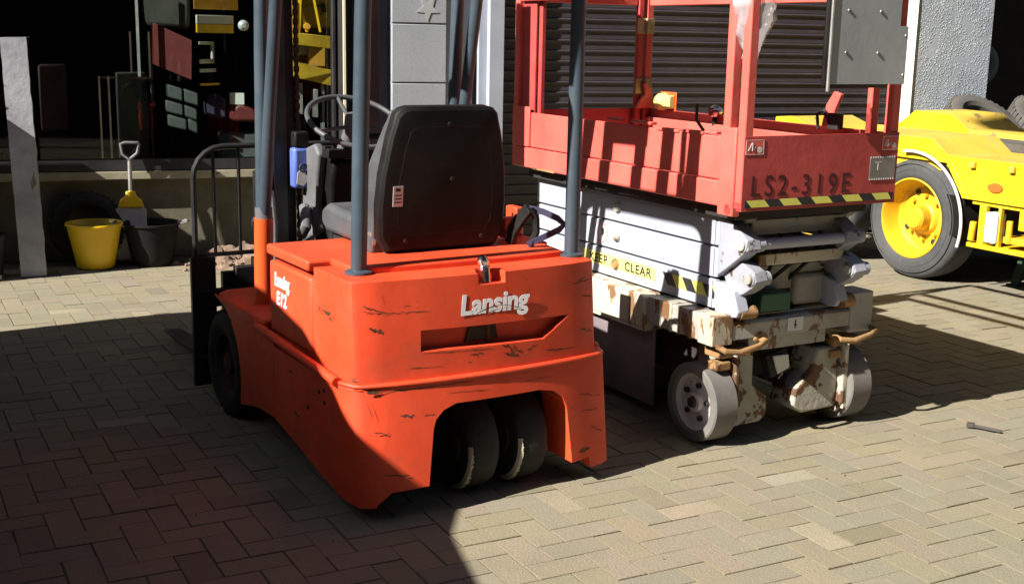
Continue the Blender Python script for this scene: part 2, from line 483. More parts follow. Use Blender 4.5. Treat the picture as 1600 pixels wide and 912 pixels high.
def cut(o, cutter_bm_list):
    """boolean difference at build time, cutters removed afterwards"""
    cs = []
    for b in cutter_bm_list:
        bmesh.ops.recalc_face_normals(b.bm, faces=b.bm.faces)
        me = bpy.data.meshes.new('c'); b.bm.to_mesh(me); b.bm.free()
        c = bpy.data.objects.new('c', me); COL.objects.link(c)
        c.parent = o.parent
        md = o.modifiers.new('b', 'BOOLEAN'); md.operation = 'DIFFERENCE'; md.object = c; md.solver = 'EXACT'
        cs.append(c)
    mods = [m for m in o.modifiers if m.type == 'BEVEL']
    specs = [(m.width, m.segments) for m in mods]
    for m in mods: o.modifiers.remove(m)
    bpy.context.view_layer.update()
    dg = bpy.context.evaluated_depsgraph_get()
    me = bpy.data.meshes.new_from_object(o.evaluated_get(dg))
    o.modifiers.clear()
    old = o.data
    o.data = me
    me.name = old.name
    bpy.data.meshes.remove(old)
    for c in cs:
        m2 = c.data
        bpy.data.objects.remove(c)
        bpy.data.meshes.remove(m2)
    bm = bmesh.new(); bm.from_mesh(me)
    for f in bm.faces: f.smooth = True
    for e in bm.edges:
        e.smooth = not (len(e.link_faces) == 2 and e.calc_face_angle(0) > 0.62)
    bm.to_mesh(me); bm.free()
    for w, sg in specs:
        md = o.modifiers.new('bevel', 'BEVEL'); md.width = w; md.segments = sg
        md.limit_method = 'ANGLE'; md.angle_limit = R(35); md.use_clamp_overlap = True
    return o

def text(name, s, size, mtx, mat, parent, shear=0.0, bold=0.0, xs=1.0, space=1.0, ext=0.0012):
    cu = bpy.data.curves.new('t', 'FONT')
    cu.body = s
    cu.size = size
    cu.shear = shear
    cu.offset = bold
    cu.extrude = ext
    cu.space_character = space
    cu.resolution_u = 3
    o = bpy.data.objects.new('t', cu)
    COL.objects.link(o)
    bpy.context.view_layer.update()
    dg = bpy.context.evaluated_depsgraph_get()
    me = bpy.data.meshes.new_from_object(o.evaluated_get(dg))
    bpy.data.objects.remove(o)
    bpy.data.curves.remove(cu)
    me.name = name
    me.transform(Matrix.Diagonal((xs, 1, 1, 1)))
    me.materials.clear()
    me.materials.append(mat)
    t = bpy.data.objects.new(name, me)
    COL.objects.link(t)
    t.parent = parent
    t.matrix_local = mtx
    return t

def face_rear(x, y, z, tilt=0.0):   # reads from -y
    return Matrix.Translation((x, y, z)) @ Matrix.Rotation(tilt, 4, 'Y') @ Matrix.Rotation(R(90), 4, 'X')
def face_left(x, y, z, tilt=0.0):   # reads from -x
    m = Matrix(((0, 0, -1, 0), (-1, 0, 0, 0), (0, 1, 0, 0), (0, 0, 0, 1)))
    return Matrix.Translation((x, y, z)) @ Matrix.Rotation(tilt, 4, 'X') @ m

def arc(cx, cy, r, a0, a1, n):
    return [(cx + r * math.cos(R(a0 + (a1 - a0) * i / n)), cy + r * math.sin(R(a0 + (a1 - a0) * i / n))) for i in range(n + 1)]

def rrect(x0, x1, y0, y1, r, n=4):
    p = []
    p += arc(x1 - r, y1 - r, r, 0, 90, n)
    p += arc(x0 + r, y1 - r, r, 90, 180, n)
    p += arc(x0 + r, y0 + r, r, 180, 270, n)
    p += arc(x1 - r, y0 + r, r, 270, 360, n)
    return p

def torus(mb, c, Rr, r, ax, seg=40, s2=10):
    """ax = normal direction"""
    n = Vector(ax).normalized()
    u = n.orthogonal().normalized()
    w = n.cross(u)
    c = Vector(c)
    mb.tube([c + (u * math.cos(2 * math.pi * i / seg) + w * math.sin(2 * math.pi * i / seg)) * Rr for i in range(seg)], r, s2, closed=True)
    return mb

# ================================================================== SETTING
W_ROT, W_O = R(20), Vector((-1.8, 8.2, 0))
def wl(x, y, z=0):   # facade local -> world
    c, s = math.cos(W_ROT), math.sin(W_ROT)
    return Vector((W_O.x + x * c - y * s, W_O.y + x * s + y * c, z))

g = MB()
g.faces([(-60, -60, -0.0045), (60, -60, -0.0045), (60, 60, -0.0045), (-60, 60, -0.0045)], [(0, 1, 2, 3)])
ground = g.obj('ground', M['sand']); tag(ground, kind='structure')

def pavers():
    ang = R(28)     # local x axis at bearing 62 deg
    ca, sa = math.cos(ang), math.sin(ang)
    wdt = 0.1015
    verts, faces, cols = [], [], []
    base = [(0.262, 0.228, 0.160), (0.250, 0.222, 0.165), (0.272, 0.230, 0.163), (0.245, 0.220, 0.165), (0.265, 0.222, 0.168), (0.252, 0.224, 0.150)]
    nrm = Vector((-math.sin(W_ROT), math.cos(W_ROT), 0))
    def brick(cx, cy, L, Wd):
        gap, bv, dz = 0.0013, 0.0022, 0.0016
        X, Y = cx * ca - cy * sa, cx * sa + cy * ca
        if X < -7.5 or X > 7.5 or Y < -0.6 or Y > 12.5: return
        if (Vector((X, Y, 0)) - W_O).dot(nrm) > 0.06: return
        h = random.gauss(0, 0.0009)
        tx, ty = random.gauss(0, 0.004), random.gauss(0, 0.004)
        jx, jy, ja = random.gauss(0, 0.0008), random.gauss(0, 0.0008), random.gauss(0, 0.004)
        c = random.choice(base)
        k = random.gauss(1.05, 0.035)
        hue = random.gauss(0, 0.0045)
        if random.random() < 0.02: k *= 1.25
        if random.random() < 0.04: k *= 0.82
        col = (c[0] * k + hue, c[1] * k, c[2] * k - hue * 0.5, 1)
        i0 = len(verts)
        for lv, (ex, ey, z) in enumerate(((L / 2 - gap, Wd / 2 - gap, -0.014), (L / 2 - gap, Wd / 2 - gap, -dz), (L / 2 - gap - bv, Wd / 2 - gap - bv, 0))):
            for sx, sy in ((-1, -1), (1, -1), (1, 1), (-1, 1)):
                lx, ly = sx * ex, sy * ey
                zz = z + (h + lx * tx + ly * ty if lv else 0)
                px, py = cx + jx + lx - ly * ja, cy + jy + ly + lx * ja
                verts.append((px * ca - py * sa, px * sa + py * ca, zz))
        for a in (0, 4):
            for q in range(4):
                faces.append((i0 + a + q, i0 + a + (q + 1) % 4, i0 + a + 4 + (q + 1) % 4, i0 + a + 4 + q)); cols.append((col[0] * .72, col[1] * .69, col[2] * .62, 1))
        faces.append((i0 + 8, i0 + 9, i0 + 10, i0 + 11)); cols.append(col)
    for i in range(-150, 160):
        for j in range(-150, 160):
            m = (i - j) % 4
            if m == 0: brick((i + 1) * wdt, (j + 0.5) * wdt, 2 * wdt, wdt)
            elif m == 3: brick((i + 0.5) * wdt, (j + 1) * wdt, wdt, 2 * wdt)
    me = bpy.data.meshes.new('paving')
    me.from_pydata(verts, [], faces)
    ca_ = me.color_attributes.new('brick', 'FLOAT_COLOR', 'CORNER')
    k = 0
    buf = []
    for p, c in zip(faces, cols):
        buf.extend(c * 4)
    ca_.data.foreach_set('color', buf)
    me.materials.append(M['paver'])
    o = bpy.data.objects.new('paving', me)
    COL.objects.link(o)
    tag(o, kind='structure')
pavers()

# ---- workshop facade ------------------------------------------------
def bld(name, label):
    return thing(name, label, 'building', W_O, W_ROT)
shop = bld('workshop_building', 'grey workshop front with big dark window, block pillar and wide roller shutter')
H = 9.0
# wall under the window and beyond left
b = MB(); b.box(-7, 0.66, 0.30, 0.44, 0, 0.54); b.obj('lower_wall', M['wall_render'], shop, 0.004)
b = MB(); b.box(-7, 0.655, 0.22, 0.44, 0.545, 0.60); b.obj('window_sill', M['shaded_cream'], shop, 0.006)
win = MB()
win.box(-7, 0.655, 0.23, 0.32, 0.605, 0.68).box(-7, 0.655, 0.23, 0.32, 3.1, 3.2).box(0.635, 0.655, 0.23, 0.32, 0.68, 3.1).box(-3.1, -3.0, 0.23, 0.32, 0.68, 3.1)
wf = win.obj('window', M['frame_dark'], shop, 0.003)
b = MB(); b.box(-6.98, 0.633, 0.27, 0.276, 0.682, 3.098); b.obj('pane', M['glass'], wf)
b = MB(); b.box(0.657, 0.672, -0.022, 0.0, 0.605, 3.2); b.obj('frame_strip', M['frame_cream'], shop)
b = MB(); b.prism([(.658, .002), (.690, .002), (.690, .26), (.674, .26)], 'z', 0.0, H); b.obj('dark_reveal', M['frame_dark'], shop)
b = MB()
for z0, z1 in ((0, 0.78), (0.788, 1.20), (1.208, 1.61), (1.618, 2.02), (2.028, H)):
    b.box(0.692, 0.746, -0.03, 0.12, z0, z1)
b.obj('cream_upright', M['frame_cream'], shop, 0.003)
b = MB(); b.box(0.748, 1.0, 0.08, 0.2, 0, H); b.obj('navy_recess', M['navy'], shop)
b = MB(); b.box(0.895, 0.918, 0.03, 0.08, 0, 1.50); b.obj('recess_strip', M['frame_cream'], shop)
b = MB()
for z0, z1 in ((0.0, 0.395), (0.405, 0.798), (0.808, 1.202), (1.212, 1.606), (1.616, 2.01), (2.02, 2.414), (2.424, 2.82), (2.83, 3.22), (3.23, H)):
    b.box(1.0, 1.39, 0.0, 0.2, z0, z1)
b.obj('block_pillar', M['cladding'], shop, 0.004)
b = MB(); b.box(1.0, 1.39, 0.02, 0.19, 0, H); b.obj('mortar', M['jamb'], shop)
b = MB()   # five-pointed star cut-out sign low on the upper block
pts = []
for i in range(10):
    rr = 0.085 if i % 2 == 0 else 0.037
    a = R(90 + i * 36 + 180)
    pts.append((1.255 + rr * math.cos(a), 1.715 + rr * math.sin(a)))
b.prism(pts, 'y', -0.004, 0.0); b.obj('star_emblem', M['box_grey'], shop)
b = MB(); b.box(1.39, 1.46, 0.03, 0.2, 0, H).box(1.52, 1.60, 0.06, 0.2, 0, H).box(1.64, 1.70, 0.03, 0.2, 0, H); b.obj('grey_reveal', M['jamb'], shop, 0.003)
b = MB(); b.box(1.46, 1.52, 0.12, 0.2, 0, H).box(1.60, 1.64, 0.10, 0.2, 0, H); b.obj('navy_channel', M['navy'], shop)
b = MB(); b.box(1.70, 1.81, -0.03, 0.22, 0, H); b.obj('shutter_jamb', M['jamb'], shop, 0.004)
# roller shutter: curved slats
def shutter():
    b = MB()
    pitch = 0.0755
    z = 0.02
    prof = []
    while z < 3.2:
        for yy, k in ((0.104, .02), (0.106, .30), (0.106, .60), (0.101, .68), (0.0955, .76), (0.0945, .84), (0.098, .91), (0.106, .96)):
            prof.append((yy, z + pitch * k))
        z += pitch
    vs = [(1.81, p[0], p[1]) for p in prof] + [(5.24, p[0], p[1]) for p in prof]
    n = len(prof)
    b.faces(vs, [(i, i + n, i + n + 1, i + 1) for i in range(n - 1)])
    o = b.obj('roller_shutter', M['shutter'], shop, sharp=0.5)
    return o
shutter()
b = MB(); b.box(1.81, 5.24, -0.02, 0.25, 3.2, H); b.obj('shutter_housing', M['box_grey'], shop, 0.005)
b = MB(); b.box(-7, 0.655, 0.2, 0.42, 3.2, H); b.obj('upper_wall', M['wall_render'], shop)
b = MB(); b.prism([(5.242, .06), (5.333, -.012), (5.333, .2), (5.242, .2)], 'z', 0, H); b.obj('white_post', M['post_white'], shop, 0.004)
b = MB(); b.box(5.335, 6.09, 0.0, 0.25, 0, H); b.obj('pebbledash_wall', M['pebble'], shop, 0.004)
b = MB(); b.box(6.09, 9.0, 0.02, 0.25, 0, 0.7).box(6.09, 9.0, 0.02, 0.25, 3.2, H); b.obj('lower_wall', M['wall_render'], shop, 0.004)
w2 = MB(); w2.box(6.09, 6.13, 0.10, 0.2, 0.7, 3.2).box(6.13, 9.0, 0.10, 0.2, 0.7, 0.76).box(8.94, 9.0, 0.10, 0.2, 0.76, 3.2)
w2o = w2.obj('window', M['navy'], shop)
b = MB(); b.box(6.13, 8.94, 0.15, 0.156, 0.76, 3.2); b.obj('pane', M['glass'], w2o)
# interior shell (dark)
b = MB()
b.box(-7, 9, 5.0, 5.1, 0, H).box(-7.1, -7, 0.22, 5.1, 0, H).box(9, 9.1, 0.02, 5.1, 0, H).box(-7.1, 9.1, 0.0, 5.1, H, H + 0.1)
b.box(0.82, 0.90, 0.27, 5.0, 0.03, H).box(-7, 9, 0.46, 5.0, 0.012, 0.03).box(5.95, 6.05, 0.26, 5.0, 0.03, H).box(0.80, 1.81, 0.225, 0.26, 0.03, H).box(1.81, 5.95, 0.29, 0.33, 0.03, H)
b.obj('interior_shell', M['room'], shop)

# solid stand-ins for reflections in the big window (fronts turned to catch the sun)
def skew(mb, x0=-.7, k=.55):
    for v in mb.bm.verts:
        xx = v.co.x - x0
        v.co.y = v.co.y - k * (xx % .45 if xx < 1.3 else xx) + .34
        v.co.z -= .06
    return mb
def shown(name, label, cat, mb, mat, bevel=0.003, loc=(0, 0, 0)):
    p = wl(*loc)
    if loc == (0, 0, 0) and name != 'grey_ring': skew(mb)
    t = mb.obj(name, mat, None, bevel)
    t.location = p
    t.rotation_euler = (0, 0, W_ROT)
    tag(t, label, cat)
    return t
b = MB(); b.prism([(-0.55, 1.36), (-0.31, 1.26), (-0.30, 1.53), (-0.54, 1.64)], 'y', 0.30, 0.42)
shown('red_crate', 'dark red slatted board as stand-in for a reflection in the big dark window', 'board', b, M['red_board'])
b = MB(); b.box(-0.66, -0.642, 0.16, 0.18, 1.28, 2.0)
shown('chrome_rod', 'thin bright rod beside the red board, stand-in for a window reflection', 'rod', b, M['steel'], 0)
for i, (x0, z0, w_, h_) in enumerate(((-0.47, 1.14, .10, .10), (-0.36, 1.11, .09, .10), (-0.48, 1.04, .11, .09), (-0.36, 1.01, .08, .09), (-0.47, .94, .12, .09), (-.34, .92, .06, .09))):
    b = MB(); b.prism([(x0, z0), (x0 + w_, z0 - .03), (x0 + w_, z0 + h_ - .04), (x0, z0 + h_ - .01)], 'y', 0.30, 0.40)
    t = shown('wrapped_packet', ('upper', 'upper', 'middle', 'middle', 'lower', 'lower')[i] + (' right' if i % 2 else ' left') + ' pale wrapped packet of six, stand-in for a window reflection', 'packet', b, M['teal_box'] if i % 2 else M['white_board'], 0.012)
    t['group'] = 'pale packets standing in for window reflections'
    t.data.materials[0] = M['teal_box']
b = MB(); b.prism([(-.27, 1.74), (0.04, 1.74), (0.04, 2.2), (-.27, 2.2)], 'y', 0.42, 0.44)
s_ = shown('ochre_sign', 'ochre sign board with radiating lines, stand-in for a window reflection', 'sign', b, M['machine_ochre'])
b = MB(); b.beam((-.10, .41, 1.9), (-.22, .41, 1.76), .012, .02).beam((-.10, .41, 1.9), (0.0, .41, 1.78), .012, .02).box(-.105, -.093, .40, .418, 1.74, 2.1); b.obj('sign_line', M['bright_yellow'], s_)
b = MB(); b.box(-.26, 0.0, 0.36, 0.44, 1.58, 1.64); shown('yellow_beam', 'pale yellow bar above the white framed panel, stand-in for a window reflection', 'bar', b, M['bright_yellow'])
b = MB(); b.box(-.26, 0.0, 0.35, 0.44, 1.642, 1.70); shown('white_beam', 'white bar on the pale yellow bar, stand-in for a window reflection', 'bar', b, M['white_board'])
b = MB(); b.box(-.25, -.13, .36, .40, 1.50, 1.52).box(-.25, -.13, .36, .40, 1.37, 1.40).box(-.15, -.13, .36, .40, 1.40, 1.50).box(-.25, -.12, .36, .40, 1.31, 1.335)
shown('framed_panel', 'small white open frame with a strip below it, stand-in for a window reflection', 'frame', b, M['white_board'])
b = MB(); b.box(-.25, -.10, .36, .40, 1.22, 1.235); shown('yellow_strip', 'thin yellow strip under the white open frame, stand-in for a window reflection', 'strip', b, M['bright_yellow'], 0)
b = MB(); b.prism([(-.20, 1.0), (-.06, .98), (-.05, 1.12), (-.12, 1.16), (-.20, 1.12)], 'y', .36, .5); shown('blue_bag', 'dark blue bag shape, stand-in for a window reflection', 'bag', b, M['belt'], .02)
b = MB(); b.prism([(-.04, .97), (.14, .97), (.12, 1.06), (.02, 1.10), (-.04, 1.05)], 'y', .30, .46); shown('red_bag', 'dark red bag right of the dark blue bag, stand-in for a window reflection', 'bag', b, M['red_board'], .02)
b = MB(); b.box(-.11, .16, .32, .5, .70, .88); shown('storage_carton', 'grey carton behind the metal bars, stand-in for a window reflection', 'carton', b, M['teal_box'], .01)
b = MB(); b.box(-.04, .05, .30, .34, 1.09, 1.17); shown('white_card', 'creased white card above the dark red bag, stand-in for a window reflection', 'card', b, M['white_board'], .0)
b = MB(); b.box(-.80, -.60, .34, .60, .70, 1.30); shown('olive_cabinet', 'dim olive cabinet left of the pale packets, stand-in for a window reflection', 'cabinet', b, M['dim_olive'], .006)
b = MB(); b.box(-1.30, -1.12, .40, .60, .9, 1.35); shown('maroon_bin', 'dim maroon bin right of the upright grey board, stand-in for a window reflection', 'bin', b, M['dim_red'], .02)
b = MB(); b.prism([(-.58, 1.62), (-.30, 1.60), (-.28, 1.95), (-.44, 2.0), (-.60, 1.92)], 'y', .42, .50); shown('grey_tarpaulin', 'dim grey-green folded tarpaulin above the dark red board, stand-in for a window reflection', 'tarpaulin', b, M['dim_olive'], .03)
b = MB()
for x in (-.92, -.86, -.70, -.58): b.box(x, x + .012, .30, .315, .68, 1.28 + .3 * (x > -.8))
b.box(-.92, -.56, .30, .315, 1.26, 1.275)
shown('wire_rack', 'thin dark wire rack in front of the olive cabinet, stand-in for a window reflection', 'rack', b, M['chain'], 0)
mc = thing('yellow_machine', 'yellow plant machine behind the steering wheel, stand-in for a machine mirrored in the window', 'machine', wl(.07, 0), W_ROT)
b = MB(); b.box(.12, .66, .36, .54, 1.63, 2.3); skew(b, .20, .5).obj('cab_panel', M['machine_yellow'], mc, .01)
rnd = random.Random(4)
for k in range(12):
    x, z = rnd.uniform(.20, .52), rnd.uniform(1.40, 1.95)
    b = MB(); b.beam((x, .30, z), (x + rnd.uniform(-.06, .06), .30, z + rnd.uniform(-.16, .16)), rnd.uniform(.008, .022), .02); skew(b, .20, .5).obj('tie_rod', M[('machine_yellow', 'bright_yellow', 'machine_ochre', 'mast_black')[k % 4]], mc, .002)
for k in range(6):
    x, z = rnd.uniform(.22, .50), rnd.uniform(1.30, 1.85)
    b = MB(); b.lathe([(0, -.03), (.02, -.03), (.026, 0), (.018, .02), (0, .02)], (x, .27, z), 'y', 14); skew(b, .20, .5).obj('fitting', M[('mast_black', 'machine_ochre', 'steel')[k % 3]], mc, .002)
b = MB(); b.box(.14, .66, .50, .52, 1.28, 1.72); skew(b, .20, .5).obj('back_panel', M['machine_ochre'], mc, .004)
b = MB(); b.box(.18, .56, .36, .40, 1.44, 1.50); skew(b, .20, .5).obj('grey_sill', M['box_grey'], mc, .004)
b = MB(); b.prism([(.16, 1.53), (.62, 1.48), (.62, 1.57), (.16, 1.61)], 'y', .28, .44); skew(b, .20, .5).obj('upper_deck', M['machine_yellow'], mc, .006)
b = MB(); b.prism([(.16, 1.33), (.40, 1.27), (.62, 1.22), (.62, 1.33), (.36, 1.40), (.16, 1.41)], 'y', .26, .44); skew(b, .20, .5).obj('lower_deck', M['machine_yellow'], mc, .006)
b = MB(); b.beam((.40, .28, 2.0), (.36, .28, 1.36), .03, .03).beam((.36, .30, 1.9), (.44, .30, 1.6), .02, .02).beam((.23, .30, 1.74), (.34, .30, 1.56), .02, .02).beam((.46, .26, 1.95), (.52, .26, 1.60), .015, .015)
skew(b, .20, .5).obj('jib', M['bright_yellow'], mc, .003)
b = MB(); b.box(.28, .36, .24, .4, 1.60, 1.82).box(.24, .30, .23, .3, 1.42, 1.52).box(.44, .55, .24, .3, 1.36, 1.5); skew(b, .20, .5).obj('engine_block', M['machine_ochre'], mc, .008)
b = MB(); b.box(.36, .40, .26, .34, 1.02, 1.24).box(.47, .50, .26, .34, 1.0, 1.2).box(.23, .25, .3, .36, .03, 1.34).box(.53, .55, .3, .36, .03, 1.3); skew(b, .20, .5).obj('support_leg', M['steel'], mc, .003)
b = MB(); b.lathe([(.0, -.015), (.015, -.015), (.034, 0), (.038, .015)], (0, 0, 0), 'y', 28)  # pale disc standing in for a bright lamp glow
o_ = shown('lamp_glow_disc', 'round pale disc standing in for a lamp glow beside the pale yellow bar', 'lamp', b, M['lamp_white'], 0, (.055, .44, 1.575))
# second window: solid ring in place of a reflected ring
b = MB(); torus(b, (6.42, .5, 1.38), .14, .05, (0, 1, 0)); shown('grey_ring', 'solid grey ring in place of a reflected ring, window past the pebbledash wall', 'ring', b, M['box_grey'], 0)

# ---- low wall debris --------------------------------------------------
def rubble():
    b = MB()
    n = 34
    vs, fs = [], []
    for i in range(n + 1):
        for j in range(n + 1):
            u, v = i / n * 2 - 1, j / n * 2 - 1
            d = max(0, 1 - (u * u + v * v) ** 0.5)
            h = 0.17 * d ** 0.8 * (0.7 + 0.9 * noise.noise((u * 4, v * 4, 1.3))) + (0.03 * noise.noise((u * 14, v * 14, 7)) if d > 0 else 0) + (0.015 * noise.noise((u * 40, v * 40, 2)) if d > 0 else 0)
            vs.append((u * 0.42, v * 0.20, max(-0.004, h)))
    for i in range(n):
        for j in range(n):
            a = i * (n + 1) + j
            fs.append((a, a + n + 1, a + n + 2, a + 1))
    b.faces(vs, fs)
    for _ in range(120):
        u, v = random.gauss(0, 0.22), random.gauss(0, 0.10)
        s = random.uniform(0.008, 0.022)
        c = Vector((u, v, 0.10 * max(0, 1 - ((u / .42) ** 2 + (v / .2) ** 2) ** .5) + s * .4))
        m = Matrix.Translation(c) @ Matrix.Rotation(random.uniform(0, 6), 4, Vector((random.random(), random.random(), 1)))
        b.box(-s, s, -s * .7, s * .7, -s * .5, s * .5, m)
    o = b.obj('rubble_heap', M['rubble'], None, 0, sharp=0.4)
    o.location = wl(-0.02, -0.10, 0); o.rotation_euler = (0, 0, W_ROT)
    tag(o, 'low heap of brown soil and rubble against the wall under the window', 'rubble', kind='stuff')
rubble()

# ---- things at the foot of the facade, left --------------------------
def leaning_board():
    b = MB()
    n = 14
    n = 40
    L_ = [(-0.075 + 0.005 * noise.noise((0, 0, i * .35)), 1.47 * i / n) for i in range(n + 1)]
    Rr_ = [(0.075 + 0.007 * noise.noise((5, 0, i * .4)), 1.47 * i / n + (.012 * noise.noise((9, i, 0)) if i == n else 0)) for i in range(n + 1)]
    b.prism(L_ + Rr_[::-1], 'y', -.10, .03)
    o = b.obj('leaning_board', M['board'], None, 0)
    o.location = wl(-1.375, -0.17, 0.0)
    o.rotation_euler = (R(-4), R(-1.6), W_ROT)
    tag(o, 'thick weathered grey board standing upright against the dark window', 'board')
leaning_board()

cab = thing('steel_cabinet', 'dark green steel cabinet standing left of the upright grey board', 'cabinet', wl(-2.42, -0.20), W_ROT)
b = MB(); b.box(-.48, .48, -.26, .18, .06, 1.30); b.obj('body', M['cabinet'], cab, .01)
b = MB(); b.box(-.46, -.01, -.275, -.261, .10, 1.26).box(.01, .46, -.275, -.261, .10, 1.26); b.obj('door', M['cabinet'], cab, .005)
b = MB(); b.box(-.46, .46, -.12, .16, 0, .06); b.obj('plinth', M['dark'], cab)
b = MB(); b.box(-.49, .49, -.27, .19, 1.30, 1.325); b.obj('lid', M['cabinet'], cab, .004)

def plant():
    t = thing('potted_shrub', 'green leafy shrub at the left edge behind the upright grey board', 'plant', wl(-1.66, -0.20), W_ROT)
    b = MB(); b.lathe([(0, 0), (.10, 0), (.13, .24), (.14, .24), (.14, .27), (.12, .27), (.11, .22), (0, .22)], (0, 0, 0), 'z', 24)
    b.obj('pot', M['dark'], t)
    b = MB()
    for k in range(7):
        a = k * .9
        b.tube([(0, 0, .2), (.03 * math.cos(a), .03 * math.sin(a), .55), (.09 * math.cos(a), .08 * math.sin(a), .80 + .03 * k)], .006, 6)
    b.obj('stem', M['rust'], t)
    b = MB()
    for _ in range(300):
        a, rr = random.uniform(0, 6.28), random.uniform(0.01, .125)
        c = Vector((rr * math.cos(a), rr * math.sin(a) * .7, random.gauss(.93, .09)))
        L_ = random.uniform(.03, .055)
        m = Matrix.Translation(c) @ Matrix.Rotation(random.uniform(0, 6.28), 4, 'Z') @ Matrix.Rotation(random.uniform(-1, 1), 4, 'X')
        b.faces([m @ Vector(p) for p in ((0, 0, 0), (L_ * .35, L_ * .4, .004), (0, L_, 0), (-L_ * .35, L_ * .4, .004))], [(0, 1, 2, 3)])
    b.obj('leaves', M['leaf'], t)
plant()

b = MB(); b.box(-.30, .16, -.02, .02, 0.0, .022)
o = b.obj('timber_batten', M['frame_cream'], None, .002); o.location = wl(-1.72, -0.28, 0.002); o.rotation_euler = (0, 0, W_ROT)
tag(o, 'thin pale yellow batten lying on the ground left of the upright grey board', 'batten')

# dark tyre leaning on the wall
def old_tyre(name, label, loc, rx, rz, Rr=.30, w=.17, mat='wheel_rubber', group=None):
    b = MB()
    prof = [(Rr * .62, -w * .32), (Rr * .70, -w * .46), (Rr * .86, -w * .5), (Rr * .96, -w * .42), (Rr, -w * .25), (Rr, w * .25), (Rr * .96, w * .42), (Rr * .86, w * .5), (Rr * .70, w * .46), (Rr * .62, w * .32)]
    b.lathe(prof, (0, 0, 0), 'y', 48, closed=True)
    for k in range(40):
        a = 2 * math.pi * k / 40
        m = Matrix.Rotation(a, 4, 'Y') @ Matrix.Translation((0, 0, Rr))
        b.box(-.012, .012, -w * .40, -w * .05, -.006, .006, m)
        b.box(-.012, .012, w * .05, w * .40, -.006, .006, m)
    o = b.obj(name, M[mat])
    o.location = loc; o.rotation_euler = (rx, 0, rz)
    tag(o, label, 'tyre', group)
    return o
old_tyre('old_tyre', 'dark tyre leaning on the wall in shade behind the yellow bucket', wl(-1.04, .17, .235), R(-12), W_ROT, Rr=.235, w=.13)

def bucket(name, label, loc, mat, r0, r1, h, rim, squash=1.0):
    t = thing(name, label, 'bucket', loc, 0.3)
    b = MB()
    th = .004
    prof = [(0, .004), (r0 - .01, .004), (r0, .012)]
    prof += [(r0 + (r1 - r0) * k / 6, .012 + (h - .012) * k / 6) for k in range(1, 7)]
    prof += [(r1 + rim, h + .002), (r1 + rim, h + .012), (r1 + rim * .5, h + .016), (r1 - th, h + .010)]
    prof += [(r0 - th + (r1 - r0) * k / 6, .016 + (h - .016) * k / 6) for k in range(5, -1, -1)] + [(0, .016)]
    b.lathe(prof, (0, 0, 0), 'z', 44)
    if squash != 1: b.xf(Matrix.Diagonal((1, squash, 1, 1)))
    b.obj('shell', mat, t, sharp=.9)
    return t
bk = bucket('bucket', 'bright yellow builder bucket on the pavers in front of the wall', (-2.73, 7.83, 0.001), M['bucket_yellow'], .118, .172, .285, .010)
b = MB(); b.tube([(.17 * math.cos(a), .17 * math.sin(a) , .27 - .07 * math.sin(a)) for a in [math.pi * i / 16 for i in range(17)]], .003, 6); b.obj('handle', M['steel'], bk)
tb = bucket('bucket', 'black rubber tub beside the yellow bucket', (-2.405, 7.99, 0.001), M['tub_black'], .13, .178, .27, .012)
for s in (-1, 1):
    b = MB(); b.tube([(s * .17, -.05, .27), (s * .225, -.045, .285), (s * .235, 0, .288), (s * .225, .045, .285), (s * .17, .05, .27)], .010, 8)
    b.obj('handle', M['steel'], tb)

def spade():
    t = thing('spade', 'spade with white blade, orange collar and grey handle leaning behind the black tub', 'spade', wl(-.765, .10, 0.0), R(12))
    t.rotation_euler = (R(-6), R(1.0), R(20))
    k = t
    b = MB()
    pts = [(-.095, .245), (.095, .245), (.10, .32), (.095, .395), (.045, .415), (-.045, .415), (-.095, .395), (-.10, .32)]
    pts = [(p[0], p[1]) for p in pts]
    b.prism([(-.095, .02), (.095, .02), (.10, .2), (.098, .36), (.05, .385), (-.05, .385), (-.098, .36), (-.10, .2)], 'y', -.005, .005)
    b.obj('blade', M['hub_white'], k, .003)
    b = MB(); b.prism([(-.085, .37), (.085, .37), (.07, .42), (.035, .45), (.030, .48), (-.030, .48), (-.035, .45), (-.07, .42)], 'y', -.025, .02); b.obj('collar', M['orange'], k, .008)
    M_ = M['machine_yellow']
    k.children[-1].data.materials[0] = M['bucket_yellow']
    b = MB(); b.tube([(0, 0, .46), (.0, 0, .68)], .014, 12); b.obj('shaft', M['steel'], k)
    b = MB(); b.tube([(0, 0, .64), (0, 0, .69), (-.045, 0, .725), (-.055, 0, .79), (-.03, 0, .80), (.055, 0, .80), (.065, 0, .79), (.05, 0, .73), (0, 0, .69)], .011, 10); b.obj('grip', M['grey_plastic'], k)
spade()

# ================================================================== FORKLIFT
FK = thing('forklift', 'red counterbalance forklift with white lettering, seen from behind, black seat and grey guard posts', 'forklift', (-0.496, 3.686, 0), R(31.5))
RED, REDC = M['fork_red'], M['fork_red_clean']
